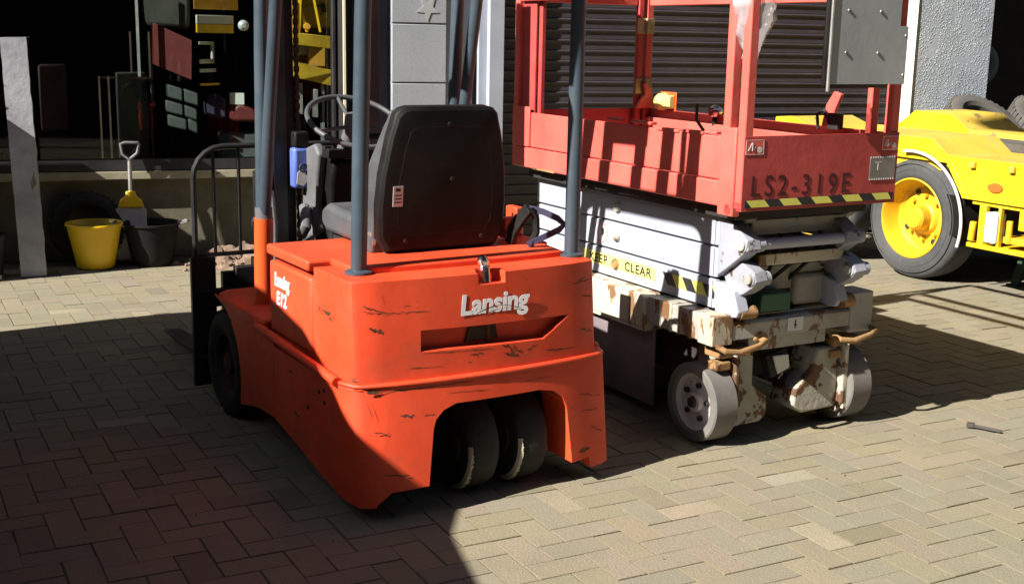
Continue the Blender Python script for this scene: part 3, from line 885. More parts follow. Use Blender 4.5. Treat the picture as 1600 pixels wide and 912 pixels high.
# upper counterweight
bow = lambda x, d: -d * (1 - ((x - .465) / .465) ** 2)
plan = [(0.0, .31), (0.0, .035), (.006, .012), (.022, .0)]
for i in range(1, 12):
    x = .03 + (.90 - .03) * i / 12
    plan.append((x, bow(x, .035)))
plan += [(.91, .0), (.925, .012), (.93, .035), (.93, .31)]
b = MB(); b.prism(plan, 'z', .43, .775)
cw = b.obj('counterweight', RED, FK, .012, seg=3)
c1 = MB(); c1.prism([(.225, .540), (.69, .532), (.80, .600), (.228, .606)], 'y', -.20, .012)
c2 = MB(); c2.prism([(.440, -.10), (.540, -.10), (.540, -.02), (.505, .05), (.475, .05), (.440, -.02)], 'z', .738, .90)
cut(cw, [c1, c2])
b = MB(); b.box(.235, .78, .0115, .020, .52, .62); b.obj('recess_back', RED, FK)
b = MB(); b.prism([(.40, .545), (.53, .545), (.52, .60), (.42, .60)], 'y', .004, .0113); b.obj('recess_socket', M['dark'], FK, .004)
b = MB(); b.tube([(.49, .006, .53), (.49, .006, .60)], .008, 10); b.obj('recess_pin', M['scratch'], FK)
# lower skirt
plan = [(-.03, .62), (-.03, .10), (-.022, .04), (.0, -.01), (.03, -.03)]
for i in range(1, 12):
    x = .05 + (.92 - .05) * i / 12
    plan.append((x, bow(x, .04) - .034))
plan += [(.93, -.03), (.965, -.01), (.98, .04), (.98, .62)]
b = MB(); b.prism(plan, 'z', .055, .437)
sk = b.obj('rear_skirt', RED, FK, .010, seg=3)
ca_ = MB(); ca_.prism([(.225, -.05), (.225, .10), (.252, .29), (.262, .318), (.29, .345), (.335, .362), (.66, .362), (.72, .350), (.755, .325), (.772, .285), (.785, .10), (.785, -.05)], 'y', -.30, .50)
cb_ = MB(); cb_.prism([(.05, .0), (.05, .062), (.10, .100), (.20, .105), (.30, .105), (.30, .0)], 'y', -.30, .52)
cc_ = MB(); cc_.prism([(.70, .0), (.70, .09), (.79, .088), (.865, .094), (.885, .0)], 'y', -.30, .52)
cd_ = MB(); cd_.box(.02, .93, .10, .70, -.1, .40)
ce_ = MB(); ce_.prism([(.0, .0), (.0, .058), (.20, .090), (.70, .185), (.70, .0)], 'x', -.3, 1.3)
cut(sk, [ca_, cb_, cc_, cd_, ce_])
b = MB(); b.prism([(p[0], p[1] - (.008 if p[1] < .3 else 0)) for p in plan[1:-1]], 'z', .437, .452)
b.obj('skirt_lip', RED, FK, .006)
b = MB(); b.box(.06, .90, .30, .34, .03, .42); b.obj('wheel_well', M['dark'], FK)
b = MB(); b.tube([(.49, .06, .25), (.49, .06, .43)], .009, 10); b.obj('steer_pin', M['scratch'], FK)
# scratches and scrapes: chipped to bare metal, as thin irregular patches on the rear face
def scratch(pts, w, y_of=lambda x: bow(x, .035) - .0006, parent=FK):
    b = MB()
    L_ = []
    for i, (x, z) in enumerate(pts):
        ww = w * (0.35 + abs(noise.noise((x * 60, z * 60, 1))) * 1.6) * (0.4 if i in (0, len(pts) - 1) else 1)
        L_.append((x, z, ww))
    vs = []
    for x, z, ww in L_:
        vs += [(x, y_of(x), z + ww), (x, y_of(x), z - ww)]
    b.faces(vs, [(2 * i, 2 * i + 2, 2 * i + 3, 2 * i + 1) for i in range(len(L_) - 1)])
    b.obj('scrape', M['scratch'], parent)
def wob(x0, z0, x1, z1, n, amp, sd):
    return [(x0 + (x1 - x0) * i / n, z0 + (z1 - z0) * i / n + amp * noise.noise((i * .9, sd, 0))) for i in range(n + 1)]
scratch(wob(.035, .700, .115, .672, 8, .006, 1), .0022)
scratch(wob(.115, .672, .265, .668, 14, .008, 2), .0016)
scratch(wob(.035, .684, .10, .672, 8, .004, 3), .0014)
scratch(wob(.055, .628, .10, .612, 8, .010, 4), .0075)
scratch(wob(.395, .512, .45, .512, 7, .004, 5), .0025)
scratch(wob(.415, .520, .43, .498, 4, .006, 12), .002)
scratch(wob(.52, .53, .60, .50, 10, .018, 6), .0045)
scratch(wob(.53, .50, .585, .488, 10, .010, 7), .006)
scratch(wob(.23, .534, .50, .522, 16, .003, 13), .0016)
scratch(wob(.85, .545, .905, .53, 7, .008, 8), .0028)
ysk = lambda x: bow(x, .04) - .0346
scratch(wob(.035, .428, .075, .425, 6, .004, 41), .0085, ysk)
scratch(wob(.03, .405, .05, .345, 7, .006, 42), .003, ysk)
scratch(wob(.14, .345, .19, .338, 7, .010, 9), .0048, ysk)
scratch(wob(.82, .12, .87, .125, 7, .004, 10), .008, ysk)
scratch(wob(.83, .32, .93, .30, 10, .010, 11), .0018, ysk)
scratch(wob(.06, .425, .40, .428, 18, .003, 14), .0020, ysk)
scratch(wob(.42, .445, .44, .438, 3, .003, 15), .004, ysk)
for (x0, z0, x1, z1, n, am, w, sd) in ((.10, .735, .11, .70, 6, .004, .0020, 21), (.31, .70, .315, .685, 4, .003, .0018, 22), (.04, .60, .046, .53, 9, .003, .0016, 23), (.70, .49, .83, .482, 9, .006, .0022, 24), (.62, .50, .66, .515, 6, .006, .0030, 25), (.18, .49, .30, .485, 8, .004, .0012, 26), (.80, .70, .90, .712, 8, .005, .0016, 27), (.86, .66, .915, .65, 6, .008, .0024, 28)):
    scratch(wob(x0, z0, x1, z1, n, am, sd), w)
for (x0, z0, x1, z1, n, am, w, sd) in ((.05, .30, .10, .29, 6, .006, .003, 31), (.84, .26, .92, .255, 8, .006, .0018, 32), (.88, .20, .935, .17, 7, .008, .0020, 33), (.08, .16, .16, .15, 7, .006, .0026, 34), (.30, .40, .46, .392, 10, .004, .0012, 35), (.60, .40, .72, .402, 8, .004, .0014, 36)):
    scratch(wob(x0, z0, x1, z1, n, am, sd), w, ysk)
# lettering
rear_text = text('lettering', 'Lansing', .090, face_rear(.365, bow(.5, .035) - .001, .645, R(-0.6)), M['white_letter'], FK, shear=.16, bold=.0030, xs=1.0, space=.98, ext=.0004)
scr = [(.43 + .17 * i / 14, .646 + .018 * math.sin(math.pi * i / 14)) for i in range(15)]
scratch(scr, .0016, lambda x: bow(.5, .035) - .0035)
# side panels
b = MB(); b.box(-.006, .05, .318, .712, .475, .735); b.obj('side_panel', REDC, FK, .010)
b = MB(); b.box(-.0, .93, .31, .72, .46, .73); b.obj('battery_box', RED, FK, .004)
text('lettering', 'Lansing', .064, face_left(-.0075, .655, .655), M['white_letter'], FK, shear=.1, bold=.0026, xs=.74, space=1.0)
text('lettering', 'E12', .066, face_left(-.0075, .640, .588), M['white_letter'], FK, shear=.1, bold=.0022, xs=.95, space=1.05)
# hood
b = MB(); b.prism([(-.012, .335), (-.012, .725), (.94, .725), (.94, .335)], 'z', .755, .792); b.obj('side_lid', REDC, FK, .009, seg=3)
hp = [(.07, .34)] + [(.07 + .80 * i / 10, .135 + bow(.07 + .80 * i / 10, .02)) for i in range(11)] + [(.90, .34)]
b = MB(); b.prism(hp, 'z', .770, .796); b.obj('hood', REDC, FK, .007, seg=3)
# tow pin
b = MB(); b.tube([(.49, .0, .72), (.49, .0, .790)], .019, 16); b.lathe([(0, .0), (.015, .0), (.021, .012), (.021, .020), (.012, .032), (0, .036)], (.49, .005, .79), 'z', 20); b.obj('tow_pin', M['chrome'], FK)
# step bar, side sill and fender on both sides
for s, X in ((-1, 0.0), (1, .95)):
    fx = lambda v: X + (v if s < 0 else -v)
    b = MB(); b.tube([(fx(-.028), .06, .448), (fx(-.028), .40, .462), (fx(-.028), .80, .476)], .016, 10); b.obj('step_bar', RED, FK)
    arcp = [(1.265 - .275 * math.cos(R(a)), .215 + .275 * math.sin(R(a))) for a in range(-14, 82, 8)]
    prof = [(.622, .170), (.80, .160), (1.0, .120)] + arcp + [(1.30, .500), (.622, .470)]
    x0, x1 = sorted((fx(-.030), fx(-.018)))
    b = MB(); b.prism(prof, 'x', x0, x1)
    sp = b.obj('side_sill', RED, FK, .004)
    if s < 0:
        b = MB()
        for (yy, zz) in ((.16, .395), (.155, .355), (.20, .38), (.30, .30)):
            b.tube([(-.0335, yy, zz), (-.029, yy, zz)], .007, 10)
        b.obj('bolt_head', M['dark'], FK)
    pl = [(fx(-.030), .74), (fx(-.030), 1.20), (fx(-.012), 1.29), (fx(.03), 1.335), (fx(.17), 1.345), (fx(.17), .74)]
    b = MB(); b.prism(pl, 'z', .470, .506); b.obj('fender', RED, FK, .012, seg=3)
    # front wheel
    b = MB()
    rr, w_ = .215, .15
    xo = fx(-.012)
    sg = 1 if s < 0 else -1
    prof = [(.13, .012), (.15, .0), (.185, .0), (.205, .012), (.215, .035), (.215, w_ - .035), (.205, w_ - .01), (.13, w_ - .01)]
    b.lathe([(p[0], p[1] * sg) for p in prof], (xo, 1.265, .215), 'x', 44, closed=True)
    for k in range(30):
        a = 2 * math.pi * k / 30
        m = Matrix.Translation((xo + sg * .075, 1.265, .215)) @ Matrix.Rotation(a, 4, 'X') @ Matrix.Translation((0, 0, .214))
        b.box(-.06, -.01, -.006, .012, -.004, .005, m); b.box(.01, .06, -.012, .006, -.004, .005, m)
    wo_ = b.obj('front_wheel', M['wheel_rubber'], FK)
    b = MB(); b.lathe([(.13, .012 * sg), (.122, .014 * sg), (.112, .05 * sg), (.05, .05 * sg), (.045, .02 * sg), (0, .018 * sg)], (xo, 1.265, .215), 'x', 32); b.obj('rim', M['dim_red'], wo_)
b = MB(); b.box(.03, .92, .70, 1.36, .30, .455); b.obj('chassis_floor', M['dark'], FK, .005)
b = MB(); b.box(.04, .91, .72, 1.30, .455, .468); b.obj('floor_mat', M['black_plastic'], FK)
b = MB(); b.box(.05, .90, .60, .70, .12, .46).box(.15, .80, .7, 1.2, .10, .30); b.obj('underframe', M['dark'], FK)
# rear twin wheels
for x0 in (.405, .600):
    b = MB()
    w_, rr = .118, .175
    prof = [(.07, .01), (.145, .0), (.160, .012), (.165, .035), (.165, w_ - .035), (.160, w_ - .012), (.145, w_), (.07, w_ - .01)]
    b.lathe(prof, (x0, .112, .165), 'x', 48, closed=True)
    wr = b.obj('rear_wheel', M['wheel_rubber'], FK, sharp=.8)
    b = MB()   # ragged pale edge of the tread
    vs, fs = [], []
    N = 60
    for i in range(N):
        a = R(170 + 92 * i / (N - 1))
        wdt = .004 + .010 * abs(noise.noise((i * .45, x0 * 9, 0))) * (1 if 6 < i < N - 6 else .3) * 2
        for xx, r_ in ((x0 - .0015, .1450), (x0 + .0005, .1610), (x0 + wdt, .1663)):
            vs.append((xx, .112 + r_ * math.cos(a), .165 + r_ * math.sin(a)))
    for i in range(N - 1):
        for k in range(2):
            fs.append((3 * i + k, 3 * i + k + 1, 3 * i + k + 4, 3 * i + k + 3))
    b.faces(vs, fs)
    b.obj('torn_edge', M['worn_rubber'], wr)
    b = MB(); b.lathe([(0, 0), (.07, .0), (.07, w_), (0, w_)], (x0, .112, .165), 'x', 24); b.obj('hub', M['dark'], wr)
b = MB(); b.box(.545, .595, .17, .24, .10, .40); b.obj('steer_yoke', M['dark'], FK, .005)

def draft(o):
    m = o.matrix_local.copy()
    mi = m.inverted()
    for v in o.data.vertices:
        p = m @ v.co
        if p.y < .26:
            p.y += .10 * (p.z - .62) if p.z > .4525 or o.name.startswith('counterweight') else .13 * (p.z - .26) - .012
            v.co = mi @ p
for o in list(FK.children):
    if o.type == 'MESH' and o.name.split('.')[0] in ('counterweight', 'rear_skirt', 'skirt_lip', 'scrape', 'recess_back', 'recess_socket', 'recess_pin', 'tow_pin'):
        draft(o)
draft(rear_text)
# overhead guard: bent tube rails, two-tube front legs and flat roof bars
ZR = 1.93
def guard_side(xr, xr2, yb):
    b = MB()
    yt = yb - .062 if xr < .5 else yb
    pts = [(xr, yb, .790), (xr, yb + (yt - yb) * .66, 1.55), (xr, yt, ZR - .09)]
    for i in range(1, 7):
        a = math.pi / 2 * i / 6
        pts.append((xr2, yt + .095 * (1 - math.cos(a)), ZR - .09 + .09 * math.sin(a)))
    pts += [(xr2, .60, ZR + .005), (xr2, .86, ZR + .005)]
    for i in range(1, 6):
        a = math.pi / 2 * i / 5
        pts.append((xr2, .86 + .12 * math.sin(a), ZR + .005 - .12 * (1 - math.cos(a))))
    pts += [(xr2, 1.0, 1.45), (xr2, 1.02, .86)]
    b.tube(pts, .0265, 16)
    b.obj('guard_rail', M['post_grey'], FK, sharp=1.2)
    b = MB(); b.tube([(xr2 + .0, .80, ZR - .01), (xr2, .83, 1.68), (xr2, .93, 1.22), (xr2, 1.0, .86)], .0235, 14)
    b.obj('guard_brace', M['post_grey'], FK, sharp=1.2)
    b = MB(); b.lathe([(0, 0), (.046, 0), (.046, .008), (.030, .014), (0, .014)], (xr, yb, .776), 'z', 24); b.obj('post_flange', M['post_grey'], FK)
    b = MB(); b.tube([(xr2, 1.01, .835), (xr2, 1.012, .88)], .033, 18); b.obj('leg_collar', M['grey_plastic'], FK)
    b = MB(); b.tube([(xr2, 1.03, .49), (xr2, 1.012, .84)], .036, 18); b.obj('leg_sleeve', M['orange'], FK)
guard_side(.088, .085, .145)
guard_side(.905, .905, .128)
b = MB()
for y0, hw in ((.680, .040), (.446, .038), (.268, .040), (.100, .038)):
    b.box(.085, .905, y0 - hw, y0 + hw, ZR + .018, ZR + .028)
b.box(.085, .905, .82, .88, ZR + .018, ZR + .028)
b.obj('roof_bar', M['post_grey'], FK)
b = MB(); b.box(.33, .62, .40, .70, ZR + .029, ZR + .040); b.obj('roof_plate', M['post_grey'], FK)
b = MB(); b.tube([(.088, .155, ZR), (.905, .19, ZR)], .018, 12).tube([(.088, .92, ZR - .02), (.905, .92, ZR - .02)], .022, 12); b.obj('cross_tube', M['post_grey'], FK)

# mast
def channel(b, xc, y, w, d, z0, z1, ysh, opening):
    t = .012
    def sh(vs): return vs
    for (x0, x1, y0, y1) in ((xc - w / 2, xc + w / 2, y, y + t), (xc - w / 2, xc + w / 2, y + d - t, y + d), ((xc - w / 2, xc - w / 2 + t, y + t, y + d - t) if opening > 0 else (xc + w / 2 - t, xc + w / 2, y + t, y + d - t))):
        k = ysh / (z1 - z0)
        vs = [(x, yy + (k * (z - z0)), z) for x in (x0, x1) for yy in (y0, y1) for z in (z0, z1)]
        b.faces(vs, [(0, 1, 3, 2), (4, 6, 7, 5), (0, 4, 5, 1), (2, 3, 7, 6), (0, 2, 6, 4), (1, 5, 7, 3)])
b = MB()
channel(b, .295, 1.37, .06, .10, .08, 2.25, .03, 1)
channel(b, .725, 1.37, .055, .10, .08, 2.25, .03, -1)
b.box(.26, .75, 1.40, 1.46, .10, .16).box(.26, .75, 1.40, 1.46, 2.1, 2.16)
b.obj('mast', M['mast_black'], FK, .003)
b = MB()
channel(b, .350, 1.40, .045, .08, .12, 2.15, .03, -1)
channel(b, .665, 1.40, .045, .08, .12, 2.15, .03, 1)
b.obj('inner_mast', M['mast_black'], FK, .003)
b = MB()
z = .5
k = 0
while z < 2.1:
    if k % 2: b.box(.377, .389, 1.385 + .014 * z, 1.399 + .014 * z, z, z + .024)
    else: b.box(.372, .394, 1.388 + .014 * z, 1.396 + .014 * z, z, z + .024)
    z += .019; k += 1
b.obj('lift_chain', M['chain'], FK)
b = MB(); b.tube([(.50, 1.44, .12), (.50, 1.45, .55)], .03, 16); b.obj('lift_cylinder', M['mast_black'], FK)
# carriage and load backrest
CY = 1.60
b = MB()
pts = [(-.006, CY, .30), (-.006, CY, .93)] + [(-.006 + .13 * (1 - math.cos(R(a))), CY, .93 + .13 * math.sin(R(a))) for a in (18, 36, 54, 72, 90)]
pts += [(.936 - .13, CY, 1.06)] + [(.936 - .13 * (1 - math.sin(R(a))), CY, .93 + .13 * math.cos(R(a))) for a in (18, 36, 54, 72, 90)] + [(.936, CY, .30)]
b.tube(pts, .0125, 10)
bk_ = b.obj('load_backrest', M['mast_black'], FK)
for i in range(8):
    x = .080 + i * .11
    b = MB(); b.box(x - .006, x + .006, CY - .008, CY + .008, .612, 1.052); b.obj('backrest_bar', M['mast_black'], bk_, .002)
b = MB(); b.box(-.004, .934, CY - .01, CY + .01, .596, .612); b.obj('backrest_rail', M['mast_black'], bk_)
b = MB(); b.box(-.01, .93, CY - .02, CY + .02, .38, .455).box(-.01, .93, CY - .02, CY + .02, .10, .17).box(-.03, .075, CY - .015, CY + .015, .04, .60).box(.855, .96, CY - .015, CY + .015, .04, .60)
b.box(.16, .24, CY - .02, CY + .02, .45, .545).box(.24, .34, CY - .04, CY + .02, .16, .58).box(.60, .70, CY - .04, CY + .02, .16, .58)
b.obj('fork_carriage', M['mast_black'], FK, .004)
for x in (.16, .69):
    b = MB(); b.prism([(CY + .02, .52), (CY + .055, .52), (CY + .06, .085), (CY + 1.0, .055), (CY + 1.0, .045), (CY + .02, .045)], 'x', x - .045, x + .045); b.obj('fork_tine', M['mast_black'], FK, .004)
# hydraulic bits beside the mast, left
b = MB(); b.box(.11, .15, 1.16, 1.20, .72, 1.0).tube([(.13, 1.18, .99), (.13, 1.15, 1.06), (.17, 1.16, 1.07), (.19, 1.18, .9)], .010, 8).lathe([(0, 0), (.035, 0), (.035, .02), (0, .02)], (.12, 1.14, .80), 'y', 16)
b.obj('hydraulic_valve', M['mast_black'], FK, .004)
b = MB(); b.tube([(.16, 1.10, .62), (.155, 1.08, .80), (.15, 1.10, .93)], .012, 10); b.obj('lever', M['grey_plastic'], FK)

# cowl and steering
b = MB()
prof = [(1.30, .47), (1.04, .47), (1.06, .60), (1.13, .70), (1.13, .85), (1.11, .96), (1.08, 1.03), (1.14, 1.06), (1.30, 1.05)]
b.prism([(p[0], p[1]) for p in prof], 'x', .405, .70)
b.obj('dash_cowl', M['black_plastic'], FK, .018, seg=3)
b = MB(); b.prism([(1.325, .68), (1.17, .74), (1.19, .84), (1.175, .95), (1.145, 1.06), (1.19, 1.10), (1.30, 1.07), (1.325, .85)], 'x', .365, .404)
b.obj('cowl_side', M['grey_plastic'], FK, .012, seg=3)
b = MB(); b.tube([(.34, 1.24, .84), (.33, 1.20, .80), (.315, 1.16, .77), (.31, 1.20, .73)], .022, 10); b.obj('pedal_link', M['grey_plastic'], FK)
SCc, SN = Vector((.475, 1.04, 1.195)), Vector((0, -.53, 1)).normalized()
b = MB(); b.tube([SCc - SN * .20 + Vector((0, .03, 0)), SCc - SN * .02], .03, 16, rs=[.042, .030]); b.obj('steering_column', M['grey_plastic'], FK)
b = MB(); torus(b, SCc, .186, .0105, SN, 56, 12); st = b.obj('steering_wheel', M['black_plastic'], FK)
st.data.materials[0] = M['grey_plastic'] if False else M['seat_vinyl']
b = MB()
ux = SN.cross(Vector((1, 0, 0))).normalized()
for a in (200, 340, 90):
    d = Vector((1, 0, 0)) * math.cos(R(a)) + ux * math.sin(R(a))
    b.tube([SCc - SN * .02 + d * .02, SCc + d * .184], .008, 8)
b.obj('spoke', M['seat_vinyl'], st)
b = MB(); b.lathe([(0, -.05), (.036, -.05), (.040, .012), (.036, .022), (0, .024)], SCc, (SN, Vector((1, 0, 0)), ux), 24); b.obj('wheel_hub', M['grey_plastic'], st)
b = MB(); b.tube([SCc + Vector((.03, -.01, -.06)), SCc + Vector((.16, -.02, -.055))], .012, 10).box(.37, .62, 1.05, 1.12, 1.05, 1.085); b.obj('direction_stalk', M['black_plastic'], FK, .003)
# blue container on the cowl
b = MB(); b.box(.312, .385, 1.27, 1.33, .91, 1.075); bc = b.obj('fluid_canister', M['blue'], FK, .012)
b = MB(); b.box(.318, .38, 1.275, 1.325, 1.076, 1.14); b.obj('cap', M['black_plastic'], bc, .008)
b = MB(); b.prism([(.320, .930), (.350, .920), (.375, .950), (.345, .99), (.325, .975)], 'y', 1.2675, 1.2695); b.obj('emblem', M['sticker'], bc)
b = MB(); torus(b, (.350, 1.267, .995), .016, .0035, (0, 1, 0), 20, 6); b.obj('ring_mark', M['dark_ink'], bc)

# seat
def seat():
    s = bpy.data.objects.new('seat', None); COL.objects.link(s); s.parent = FK
    s.location = (.485, .36, .80)
    s.empty_display_size = .05
    # back shell outline in local x (across) and t (up the shell)
    out = [(-.215, 0), (-.245, .05), (-.250, .16), (-.242, .27), (-.218, .40), (-.203, .45)]
    out += [(-.203 + .05 * (1 - math.cos(R(a))), .45 + .05 * math.sin(R(a))) for a in (30, 60, 90)]
    pr = out + [(-p[0], p[1]) for p in reversed(out)]
    mt = Matrix.Translation((0, -.03, .0)) @ Matrix.Rotation(R(5), 4, 'X')
    b = MB()
    n = len(pr)
    layers = [(0.0, .90), (-.012, .985), (.0, 1.0), (.02, 1.0), (.05, .94)]
    vs = []
    ctr = (0, .24)
    order = [(-.022, .86), (-.018, .95), (-.006, 1.0), (.03, 1.0), (.05, .95)]
    for (yy, sc) in order:
        for p in pr:
            vs.append(mt @ Vector((ctr[0] + (p[0] - ctr[0]) * sc, yy, ctr[1] + (p[1] - ctr[1]) * sc)))
    fs = [tuple(range(n)), tuple(reversed(range((len(order) - 1) * n, len(order) * n)))]
    for k in range(len(order) - 1):
        for i in range(n):
            fs.append((k * n + i, k * n + (i + 1) % n, (k + 1) * n + (i + 1) % n, (k + 1) * n + i))
    b.faces(vs, fs)
    b.obj('back_shell', M['black_plastic'], s, .004, sharp=.5)
    # raised border line on the shell
    b = MB()
    ins = [(ctr[0] + (p[0]) * .74, ctr[1] + (p[1] - ctr[1]) * .74) for p in pr]
    b.tube([mt @ Vector((p[0], -.0205, p[1])) for p in ins], .0022, 6, closed=True)
    b.obj('shell_rib', M['black_plastic'], s)
    b = MB()
    for (x, z) in ((0, .44), (-.15, .04), (.15, .04), (0.02, .25)):
        b.lathe([(0, -.026), (.008, -.025), (.008, -.018)], mt @ Vector((x, 0, z)), 'y', 12)
    b.obj('rivet', M['dark'], s)
    # back cushion with side bolsters
    b = MB()
    prof = [(.048, .02), (.11, .03), (.125, .12), (.10, .24), (.085, .44), (.055, .485), (.048, .47)]
    b.prism(prof, 'x', -.19, .19, mt)
    b.obj('back_cushion', M['seat_vinyl'], s, .02, seg=3)
    for sg in (-1, 1):
        b = MB()
        pts = [(.030, .49), (.06, .475), (.085, .43), (.11, .30), (.155, .20), (.175, .13), (.155, .02), (.11, -.02), (.05, -.02), (.032, .2)]
        xa, xb = sorted((sg * .185, sg * .252))
        def shear(p):
            return p
        m2 = mt
        vs = []
        np_ = len(pts)
        for q, t_ in ((.165, 1.0), (.246, .97)):
            for p in pts:
                w = q if p[1] < .25 else q - (p[1] - .25) * .26
                vs.append(m2 @ Vector((sg * w, .03 + (p[0] - .03) * t_, p[1])))
        b.faces(vs, [tuple(range(np_)), tuple(reversed(range(np_, 2 * np_)))] + [(i, (i + 1) % np_, (i + 1) % np_ + np_, i + np_) for i in range(np_)])
        b.obj('side_bolster', M['seat_vinyl'], s, .014, seg=3)
    # cushion
    b = MB(); b.prism([(.02, .0), (.47, .0), (.52, .03), (.515, .085), (.46, .11), (.10, .085), (.02, .08)], 'x', -.225, .225)
    b.obj('seat_cushion', M['seat_vinyl'], s, .022, seg=3)
    b = MB(); b.box(-.20, .20, -.02, .46, -.035, .0); b.obj('seat_base', M['dark'], s, .008)
    b = MB(); b.box(-.222, -.185, -.0255, -.0235, .0, .001)
    b.bm.free()
    b = MB(); b.box(-.205, -.168, -.0262, -.0245, .165, .235, mt); lb = b.obj('sticker', M['sticker'], s)
    b = MB()
    for q in (.178, .190, .202): b.box(-.200, -.173, -.0268, -.0263, q, q + .004, mt)
    b.box(-.196, -.178, -.0268, -.0263, .217, .228, mt)
    b.obj('print', M['dark_ink'], lb)
seat()
# hinge bracket
b = MB(); b.lathe([(0, 0), (.028, 0), (.03, .01), (.02, .02), (0, .022)], (.245, .40, .835), 'x', 20); b.obj('recliner_boss', M['steel'], FK)
# seat belt and buckle to the right
def strap(pts, w, th, name, mat, parent=FK, nrm=(1, 0, 0)):
    b = MB()
    pts = [Vector(p) for p in pts]
    n = Vector(nrm)
    vs = []
    for i, p in enumerate(pts):
        d = (pts[min(i + 1, len(pts) - 1)] - pts[max(i - 1, 0)]).normalized()
        s_ = d.cross(n).normalized() * w / 2
        for a, c in ((1, 1), (-1, 1), (-1, -1), (1, -1)):
            vs.append(p + s_ * a + n * (c * th / 2))
    fs = [(3, 2, 1, 0), tuple(range(4 * len(pts) - 4, 4 * len(pts)))]
    for i in range(len(pts) - 1):
        for k in range(4):
            fs.append((4 * i + k, 4 * i + (k + 1) % 4, 4 * i + 4 + (k + 1) % 4, 4 * i + 4 + k))
    b.faces(vs, fs)
    return b.obj(name, mat, parent, .001)
strap([(.77, .33, .80), (.775, .31, .85), (.79, .28, .90), (.80, .25, .935)], .045, .018, 'belt_bracket', M['black_plastic'])
strap([(.76, .35, .815), (.78, .34, .86), (.795, .32, .90)], .02, .012, 'belt_lever', M['grey_plastic'])
strap([(.80, .25, .935), (.835, .21, .925), (.87, .17, .905), (.885, .15, .885), (.87, .16, .865), (.83, .20, .835), (.79, .24, .805)], .022, .006, 'belt_webbing', M['belt'], nrm=(.5, .8, 0))
strap([(.80, .24, .938), (.82, .235, .90), (.82, .23, .85), (.80, .24, .80)], .030, .012, 'belt_buckle', M['black_plastic'])
b = MB(); b.box(.80, .86, .42, .47, .80, .875).box(.90, .935, .50, .58, .79, .90); b.obj('side_stop', REDC, FK, .006)
b = MB(); b.tube([(.74, .52, .80), (.745, .52, .90), (.76, .52, .94), (.80, .52, .945)], .006, 8); b.obj('brake_rod', M['brass'], FK)

# ================================================================== SCISSOR LIFT
LF = thing('scissor_lift', 'red and white scissor lift with lowered platform, hazard tape and rusty chassis', 'scissor lift', (0.724, 4.518, 0), R(29.5))
LR, LW = M['lift_red'], M['lift_white']
Lx1 = .805
# chassis
b = MB(); b.box(.12, .69, .10, 1.55, .20, .40); b.obj('chassis', M['dark'], LF, .006)
b = MB(); b.box(.045, .060, .36, 1.52, .045, .385); b.obj('side_panel', M['pale_panel'], LF, .004)
b = MB(); b.box(.745, .76, .36, 1.52, .045, .385); b.obj('side_panel', M['pale_panel'], LF, .004)
b = MB(); b.box(.04, .765, .20, .36, .39, .51); b.obj('deck_beam', M['lift_grey'], LF, .004)
for x0, x1 in ((-.002, .095), (.71, .807)):
    b = MB(); b.prism([(.365, .378), (1.55, .378), (1.55, .515), (.40, .515), (.38, .505)], 'x', x0, x1); b.obj('tray_box', M['tray_cream'], LF, .006)
    b = MB(); b.box(x0 + .002, x1 - .002, .37, 1.545, .366, .378); b.obj('tray_lip', M['tray_cream'], LF)
    b = MB(); b.box(x0 + .012, x1 - .002, .03, .36, .405, .512); b.obj('side_rail', M['lift_grey'], LF, .004)
    b = MB()
    for yy in (.075, .145, .20, .27): b.box(x0 + .008, x1, yy, yy + .012, .400, .516)  # cream ribs stand in for sunlit strips between cast shadows
    b.obj('lit_strip', M['tray_cream'], LF, .002)
b = MB(); b.box(0.0, .10, -.07, .02, .400, .517); b.obj('corner_block', M['tray_cream'], LF, .005)
b = MB(); b.box(.70, Lx1 + .02, -.07, .05, .385, .55); b.obj('corner_block', M['lift_grey'], LF, .005)
b = MB(); b.prism([(-.068, .415), (-.068, .475), (-.055, .488), (.0, .492), (.0, .415)], 'x', .10, .70); b.obj('end_beam', M['lift_grey'], LF, .004)
b = MB(); b.box(.10, .70, -.03, .30, .492, .500); b.obj('deck_plate', M['lift_grey'], LF)
b = MB(); b.box(.20, .60, -.045, .04, .355, .413); b.obj('lower_beam', M['lift_grey'], LF, .004)
b = MB(); b.box(.372, .452, -.0705, -.0685, .425, .478); dl = b.obj('decal', M['sticker'], LF)
b = MB(); b.box(.408, .414, -.0715, -.0706, .435, .468).box(.404, .420, -.0715, -.0706, .446, .450); b.obj('print', M['dark_ink'], dl)
# tie-down loops
for xc, zz in ((.13, .400), (.715, .385)):
    b = MB()
    b.tube([(xc - .10, -.06, zz), (xc - .10, -.12, zz - .008), (xc - .05, -.14, zz - .012), (xc + .05, -.13, zz), (xc + .10, -.11, zz + .01), (xc + .105, -.06, zz + .012)], .0115, 10)
    b.obj('tie_down_loop', M['rust'], LF)
    b = MB(); b.box(xc - .085, xc + .07, -.062, .03, zz - .055, zz - .02).box(xc - .10, xc - .03, -.07, .0, zz - .10, zz - .066); b.obj('pivot_block', M['rust'], LF, .006)
b = MB(); b.tube([(.21, -.058, .408), (.235, -.075, .428), (.265, -.07, .41)], .012, 8); b.obj('loop_lug', M['rust'], LF)
